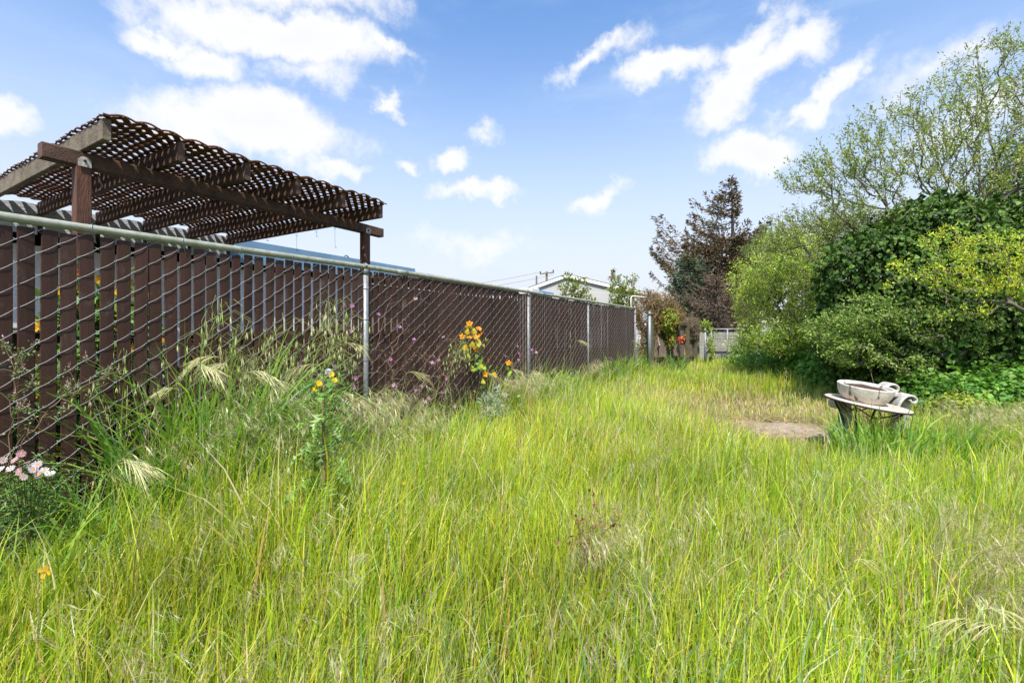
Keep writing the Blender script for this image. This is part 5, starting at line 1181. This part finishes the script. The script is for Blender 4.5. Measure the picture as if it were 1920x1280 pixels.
    mb = MB(); tb, NP, ND, rr = grow([[A(1750, 620, Y) * [1, 1, 0], A(1750, 520, Y), A(1760, 430, Y)], [A(1880, 620, Y) * [1, 1, 0], A(1880, 500, Y), A(1900, 400, Y)]], inmany(es, 260, rng, .7), rng, .2, 4, .006, .09); tubes_to(mb, tb, 5); mb.build('stems', M['bark'], T, True)
    # --- dark conifer bough mass at the right edge above the ivy
    rng = np.random.default_rng(105); Yc = 10.8; T = thing('dark_evergreen', tuple(A(1930, 620, Yc) * [1, 1, 0]), 'dark evergreen tree behind the sparse tree at the right edge', 'tree')
    es = [(A(1915, 350, Yc), (.85, .9, .65)), (A(1960, 300, Yc), (1.0, 1.1, .9)), (A(1900, 420, Yc), (.9, .9, .5))]
    mb = MB(); mound(mb, es, 9000, .11, .035, [(.05, .10, .02), (.10, .17, .03), (.03, .05, .015)], [3, 3, 2], rng, .18, .6, lump=.2); mb.build('crown', M['leaf'], T)
    mb = MB(); mb.tube([A(1935, 620, Yc) * [1, 1, 0], A(1935, 450, Yc), A(1950, 300, Yc)], [.14, .1, .04], 8); mb.build('trunk', M['bark'], T, True)
    # --- olive grey shrub hanging before the ivy
    rng = np.random.default_rng(106); Y = 7.2
    st = [[A(1960, 620, Y) * [1, 1, 0], A(1900, 560, Y), A(1840, 560, Y), A(1760, 620, Y)], [A(1900, 560, Y), A(1850, 640, Y), A(1740, 660, Y), A(1640, 680, Y)], [A(1880, 560, Y), A(1820, 590, Y), A(1700, 590, Y), A(1620, 600, Y)], [A(1640, 690, Y) * [1, 1, 0], A(1640, 690, Y), A(1600, 640, Y + .3)]]
    es = [(A(1620, 590, Y), (.45, .4, .35)), (A(1600, 650, Y + .2), (.5, .5, .35)), (A(1700, 610, Y), (.6, .4, .4)), (A(1800, 620, Y), (.5, .4, .4)), (A(1690, 680, Y), (.5, .4, .25)), (A(1560, 620, Y + .7), (.4, .5, .4))]
    ol = [(.27, .38, .08), (.36, .48, .11), (.17, .26, .05), (.23, .36, .05)]
    stem_tree('olive_shrub', 'thin branched olive green shrub straggling in front of the ivy', 'shrub', st, es, 640, rng, (4, .055, .026, ol, [3, 2, 2, 2], .15, .06), M['bark'], .0032, .03, .2, 4, .1)
    # --- yellow tipped shrub
    rng = np.random.default_rng(107); Y = 6.6
    st = [[A(1990, 760, Y) * [1, 1, 0], A(1960, 620, Y), A(1890, 540, Y), A(1820, 490, Y), A(1750, 500, Y)], [A(1960, 620, Y), A(1900, 500, Y), A(1850, 450, Y), A(1780, 430, Y)], [A(1950, 600, Y), A(1940, 480, Y), A(1910, 430, Y)], [A(1930, 590, Y), A(1840, 560, Y), A(1770, 560, Y), A(1700, 520, Y)]]
    es = [(A(1790, 450, Y), (.55, .5, .20)), (A(1870, 465, Y), (.5, .6, .28)), (A(1750, 500, Y), (.5, .5, .20)), (A(1820, 530, Y), (.6, .6, .25)), (A(1900, 520, Y), (.5, .6, .35)), (A(1690, 490, Y), (.16, .3, .12)), (A(1800, 585, Y), (.4, .4, .16)), (A(1940, 460, Y), (.4, .5, .35)), (A(1690, 530, Y), (.2, .3, .1)), (A(2000, 560, Y), (.6, .6, .6))]
    yl = [(.52, .62, .06), (.38, .52, .06), (.25, .40, .05), (.68, .72, .08)]
    def tips(mb, NP, ND, rr):
        m = rng.random(len(NP)) < .85; P = NP[m]; D_ = ND[m]; k = (P[:, 2] > 1.5 + .4 * rng.random(len(P))) & (vnoise(P[:, 0] * 1.5, P[:, 2] * 1.5 + P[:, 1], 71, 2.5) > -.1); P = P[k]; D_ = D_[k]; P = np.repeat(P, 3, 0); D_ = np.repeat(D_, 3, 0); n = len(P)
        leaves(mb, P + rng.normal(0, .025, (n, 3)), D_ * .6 + rvec(n, rng) * .6 + [[0, 0, .6]], rvec(n, rng), rng.uniform(.035, .065, n), .015, pick([(.85, .78, .08), (.76, .74, .09), (.60, .44, .07)], [4, 3, 1], n, .12, rng), .2)
    stem_tree('yellow_tipped_shrub', 'shrub with bright yellow flower tips in front of the ivy at right', 'shrub', st, es, 430, rng, (4, .045, .022, yl, [2, 3, 3, 2], .15, .06), M['bark'], .003, .035, .2, 4, .0, extra=tips)
    # --- brambles at the foot
    br = [(.10, .24, .035), (.15, .31, .045), (.21, .38, .06), (.07, .16, .025)]
    for i, (es, n, sz, pal, lb, Y) in enumerate((
        ([(A(1830, 765, 6.2) * [1, 1, 0] + [0, 0, .1], (.9, .7, .55)), (A(1900, 740, 6.4) * [1, 1, 0] + [0, 0, .1], (.8, .9, .72)), (A(1760, 760, 6.7) * [1, 1, 0] + [0, 0, .1], (.6, .6, .60)), (A(2010, 760, 6.2) * [1, 1, 0], (.9, .9, .85)), (A(1880, 760, 5.6) * [1, 1, 0] + [0, 0, .02], (.6, .35, .42)), (A(1960, 760, 5.4) * [1, 1, 0] + [0, 0, .02], (.5, .35, .45))], 17000, .075, br, 'bright green bramble patch right of the garden table', 6.6),
        ([(A(1600, 700, 9.2) * [1, 1, 0] + [0, 0, .3], (1.0, .8, .8)), (A(1680, 700, 8.0) * [1, 1, 0] + [0, 0, .2], (.9, .7, .8)), (A(1550, 690, 10.2) * [1, 1, 0] + [0, 0, .3], (.9, .9, .8))], 14000, .08, [(.08, .19, .028), (.12, .26, .035), (.18, .34, .05), (.24, .40, .07)], 'deep green bramble bush behind the garden table', 9),
        ([(A(1490, 690, 11.8) * [1, 1, 0] + [0, 0, .3], (1.0, 1.0, .85)), (A(1440, 690, 14) * [1, 1, 0] + [0, 0, .3], (1.1, 1.2, .8)), (A(1520, 680, 11) * [1, 1, 0] + [0, 0, .3], (.9, .9, .95))], 11000, .09, [(.10, .22, .035), (.15, .30, .045), (.22, .38, .06), (.28, .40, .06)], 'green bramble bush running from the ivy towards the gate', 12))):
        rng = np.random.default_rng(120 + i); T = thing('bramble_bush', tuple(np.array(es[0][0]) * [1, 1, 0]), lb, 'bush', 'bramble bushes along the right side')
        mb = MB(); mound(mb, es, n, sz, sz * .8, pal, [3, 4, 3, 1.5], rng, .18, .55, lobes=True, lump=.14, droop=.4, clump=.3); mb.build('leaves', M['leaf'], T)
        mb = MB(); att = inmany(es, 120, rng, .6); att = att[att[:, 2] > .1] ; b = np.array(es[0][0]) * [1, 1, 0]
        tb, NP, ND, rr = grow([[b, b + [0, 0, .4]]], att, rng, .3, 4, .004, .02); tubes_to(mb, tb, 4); mb.build('stems', M['dry_stem'], T)
    rng = np.random.default_rng(130); c = A(1785, 745, 5.75); T = thing('yellow_leaved_bush', tuple(c * [1, 1, 0]), 'small yellow green bush in front of the bright bramble patch', 'bush')
    mb = MB(); mound(mb, [(c * [1, 1, 0] + [0, 0, .15], (.32, .3, .34)), (c * [1, 1, 0] + [.35, .1, .15], (.3, .3, .3))], 3200, .055, .04, [(.34, .40, .05), (.24, .33, .045), (.45, .42, .08), (.3, .18, .06)], [3, 3, 1, .5], rng, .15, .5); mb.build('leaves', M['leaf'], T)
    mb = MB(); tb, *_ = grow([[c * [1, 1, 0], c * [1, 1, 0] + [0, 0, .2]]], ell(c * [1, 1, 0] + [.1, 0, .25], (.4, .3, .25), 40, rng), rng, .2, 3, .003, .012); tubes_to(mb, tb, 4); mb.build('stems', M['dry_stem'], T)
    # --- conifers
    def conifer(name, lb, px, ptop, Y, H0, spread, pal, w, dens, seed, asym=0, gap=True, bare=.0, nb=120, needle=(.30, .09)):
        rng = np.random.default_rng(seed); p = A(px, ptop, Y); Ht = p[2]; T = thing(name, (p[0], Y, 0), lb, 'tree')
        mt = MB(); mt.tube([(p[0], Y, 0), (p[0] + .1, Y, Ht * .5), (p[0], Y, Ht)], [.26, .16, .02], 8)
        mc = MB(); P = []; Dd = []
        for k in range(nb):
            q = rng.uniform(.14, .985) if gap is True else (rng.uniform(.12, .645) if rng.random() < .84 else rng.uniform(.705, .985)); z = Ht * q; R_ = np.interp(q, *spread) * rng.uniform(.55, 1.15); a = rng.uniform(0, 2 * np.pi); R_ *= 1 + asym * -math.cos(a)
            d = np.array([math.cos(a), math.sin(a), 0]); b = np.array([p[0], Y, z]); up = rng.uniform(-.05, .35)
            u = np.linspace(0, 1, 8)[:, None]; B = b + d * R_ * u + UP * (up * R_ * u - .35 * R_ * u * (1 - u)) + UP * .25 * R_ * u ** 3
            mt.tube(B, np.linspace(.035, .008, 8), 4)
            m = int(dens * R_) + 3; t = rng.uniform(.22, 1.05, m)
            c = np.stack([np.interp(t, u[:, 0], B[:, i]) for i in range(3)], 1); sd = np.cross(d, UP); lat = rng.normal(0, .30, m) * (1.15 - t) * R_ * .55
            c = c + sd * lat[:, None] + UP * (rng.normal(0, .08, m) - .12 * np.abs(lat))[:, None]
            P.append(c); dd = d * .8 + sd * np.sign(lat)[:, None] * rng.uniform(.2, 1, m)[:, None] + UP * rng.normal(.2, .35, m)[:, None]; Dd.append(dd)
        P = np.concatenate(P); Dd = np.concatenate(Dd); n = len(P)
        leaves(mc, P, Dd + rng.normal(0, .2, (n, 3)), rvec(n, rng) + UP, needle[0] * rng.uniform(.5, 1.2, n), needle[1], pick(pal, w, n, .2, rng), .3)
        mt.build('trunk', M['bark'], T, True); mc.build('crown', M['needle'], T)
    brn = [(.20, .125, .065), (.13, .09, .048), (.27, .17, .09), (.10, .12, .05), (.33, .23, .13)]
    conifer('brown_conifer', 'half dead brown conifer with a thin upright top', 1372, 330, 30, 0, ([0, .3, .45, .54, .60, .66, .70, .76, .85, .93, 1], [2.7, 3.3, 3.4, 3.2, 2.5, 1.4, 1.6, 1.5, 1.0, .6, .1]), brn, [4, 4, 3, 4, 1], 38, 201, .5, gap=False, nb=265, needle=(.30, .085))
    conifer('blue_cedar', 'blue green conifer on the left side of the brown conifer', 1292, 478, 27.5, 0, ([0, .3, .6, .85, 1], [1.5, 1.6, 1.2, .7, .2]), [(.14, .18, .10), (.19, .23, .14), (.10, .13, .07), (.24, .27, .18)], [3, 3, 3, 1], 26, 202, 0, nb=230, needle=(.36, .07))
    conifer('brown_twiggy_conifer', 'lower dead brown conifer under the half dead one', 1345, 520, 26, 0, ([0, .3, .6, .85, 1], [2.6, 3.0, 2.4, 1.6, .5]), [(.20, .125, .085), (.26, .17, .12), (.14, .09, .06)], [3, 3, 3], 22, 203, 0, nb=170, needle=(.22, .04))
    # --- olive tree line behind the pale shrub
    rng = np.random.default_rng(205); Y = 19; b = A(1480, 640, Y) * [1, 1, 0]
    st = [[b, A(1480, 560, Y), A(1450, 470, Y)], [b, A(1500, 520, Y), A(1510, 440, Y)], [b, A(1440, 560, Y), A(1420, 480, Y)]]
    es = [(A(1450, 480, Y), (1.3, 1.5, 1.2)), (A(1530, 470, Y), (1.4, 1.5, 1.4)), (A(1490, 560, Y), (2.0, 1.5, 1.6)), (A(1590, 440, Y), (1.4, 1.4, 1.4))]
    stem_tree('hazy_olive_tree', 'thin olive leaved tree between the brown conifer and the arching bough', 'tree', st, es, 900, rng, (6, .12, .055, [(.20, .25, .08), (.26, .31, .10), (.15, .18, .07)], [3, 2, 2], .15, .14), M['bark'], .008, .1, .2, 4, .2)
    # --- roses behind the fence
    for i, (px, pt, o, lb, fl) in enumerate(((1075, 507, 1.6, 'rose bush rising over the fence in front of the gabled house', 0), (1160, 502, 1.2, 'taller rose bush with red blooms over the end of the fence', 3))):
        rng = np.random.default_rng(210 + i); s = sx(px, o); c = FL(s, o, 0); z = CZ + (620 - pt) / FP * c[1]; T = thing('rose_bush', tuple(c), lb, 'rose bush', 'rose bushes behind the fence')
        es = [(c + [-.15, 0, z * .78], (.30, .35, z * .22)), (c + [.22, 0, z * .74], (.32, .35, z * .22)), (c + [.5 if i else .45, .1, z * (.80 if i else .70)], (.22, .3, z * .15)), (c + [.1, 0, z * .55], (.7, .4, z * .15))]
        st = [[c, c + [-.1, 0, z * .5], c + [-.2, 0, z * .9]], [c, c + [.2, 0, z * .5], c + [.25, 0, z * .85]], [c, c + [.3, 0, z * .5], c + [.5, .1, z * .88]]]
        att = inmany(es, 190, rng, .2); tb, NP, ND, rr = grow(st, att, rng, .25, 3, .004, .02)
        mb = MB(); tubes_to(mb, tb, 5); mb.build('stems', M['stem'], T)
        mb = MB(); twig_leaves(mb, NP, ND, 4, .085, .055, [(.18, .26, .05), (.27, .34, .07), (.36, .34, .10), (.30, .16, .07)], [3, 3, 1, 1], rng, .15, .07); mb.build('leaves', M['leaf'], T)
        for k in range(fl):
            e = NP[np.argsort(-NP[:, 2])[k * 25 + 4]] + [0, -.05, .02]; mb = MB(); flower(mb, e, tocam(e, rng, .3), .07, 7, (.45, .03, .04), (.3, .01, .02), .4, .6, rng=rng); flower(mb, e, tocam(e, rng, .3), .045, 6, (.5, .04, .05), None, .4, .9, rng=rng); mb.build('bloom', M['petal'], T)
    # --- creeper tangle over the wooden fence
    rng = np.random.default_rng(220); c = np.array([4.35, 13.9, 0]); T = thing('creeper_tangle', tuple(c), 'tangle of dry brown creepers and reddish leaves over the wooden fence', 'creeper')
    es = [(c + [-.2, -.1, 1.8], (.5, .5, .75)), (c + [.3, .2, 1.98], (.5, .45, .5)), (c + [.75, .5, 1.85], (.42, .4, .36)), (c + [-.35, -.3, .7], (.25, .25, .8))]
    att = inmany(es, 560, rng, .3); st = [[c + [-.3, -.3, 0], c + [-.3, -.35, .9], c + [-.1, -.2, 1.7]], [c + [-.1, -.3, 0], c + [0, -.3, 1.0], c + [.4, .1, 1.8]], [c + [-.45, -.3, 0], c + [-.4, -.3, 1.0], c + [-.3, -.2, 1.9]]]
    tb, NP, ND, rr = grow(st, att, rng, .5, 4, .005, .03); mb = MB(); tubes_to(mb, tb, 4); mb.build('stems', M['dry_stem'], T)
    mb = MB(); twig_leaves(mb, NP, ND, 4, .075, .03, [(.30, .17, .09), (.22, .12, .06), (.36, .24, .13), (.20, .22, .06)], [4, 3, 2, 2], rng, .15, .10); mb.build('dry_leaves', M['leaf'], T)
    mb = MB(); mound(mb, [(c + [.35, -.05, 1.62], (.34, .4, .36)), (c + [.48, .0, 1.15], (.15, .2, .4))], 2200, .075, .05, [(.16, .25, .03), (.28, .36, .04), (.42, .28, .06), (.42, .16, .07)], [3, 3, 1.5, .8], rng, .15, .6); mb.build('green_leaves', M['leaf'], T)
    mb = MB(); mound(mb, [(c + [.95, .45, 1.0], (.16, .16, .10))], 60, .07, .055, [(.62, .09, .04), (.7, .2, .1)], [3, 1], rng, .1, .6); mb.build('red_leaves', M['petal'], T)
    rng = np.random.default_rng(222); c = np.array([5.75, 15.3, 0]); T = thing('dead_creeper', tuple(c), 'grey dead creeper heaped on the far end of the wooden fence', 'creeper')
    es = [(c + [-.4, -.1, 1.62], (.55, .4, .22)), (c + [.15, .2, 1.55], (.55, .4, .25)), (c + [.5, .4, 1.35], (.3, .3, .35))]
    tb, NP, ND, rr = grow([[c, c + [0, 0, 1.5], c + [-.4, -.1, 1.65]], [c + [0, 0, 1.5], c + [.5, .3, 1.5]]], inmany(es, 330, rng, .2), rng, .5, 4, .005, .03); mb = MB(); tubes_to(mb, tb, 4); mb.build('stems', M['dry_stem'], T)
    mb = MB(); twig_leaves(mb, NP, ND, 3, .05, .02, [(.30, .22, .16), (.22, .16, .12), (.33, .27, .2)], [3, 3, 2], rng, .12, .1); mb.build('dry_leaves', M['leaf'], T)
    rng = np.random.default_rng(223); c = A(1330, 640, 15.9) * [1, 1, 0]; T = thing('yellow_green_vine', tuple(c), 'small yellow green vine climbing beside the thin galvanised post', 'vine')
    es = [(c + [-.12, 0, 1.45], (.18, .2, .25)), (c + [.05, 0, .8], (.14, .2, .7))]; tb, NP, ND, rr = grow([[c, c + [0, 0, 1.5]]], inmany(es, 70, rng), rng, .3, 3, .004, .015); mb = MB(); tubes_to(mb, tb, 4); mb.build('stems', M['stem'], T)
    mb = MB(); twig_leaves(mb, NP, ND, 3, .08, .06, [(.35, .42, .06), (.25, .34, .05)], [1, 1], rng, .12, .08); mb.build('leaves', M['leaf'], T)
build_trees()
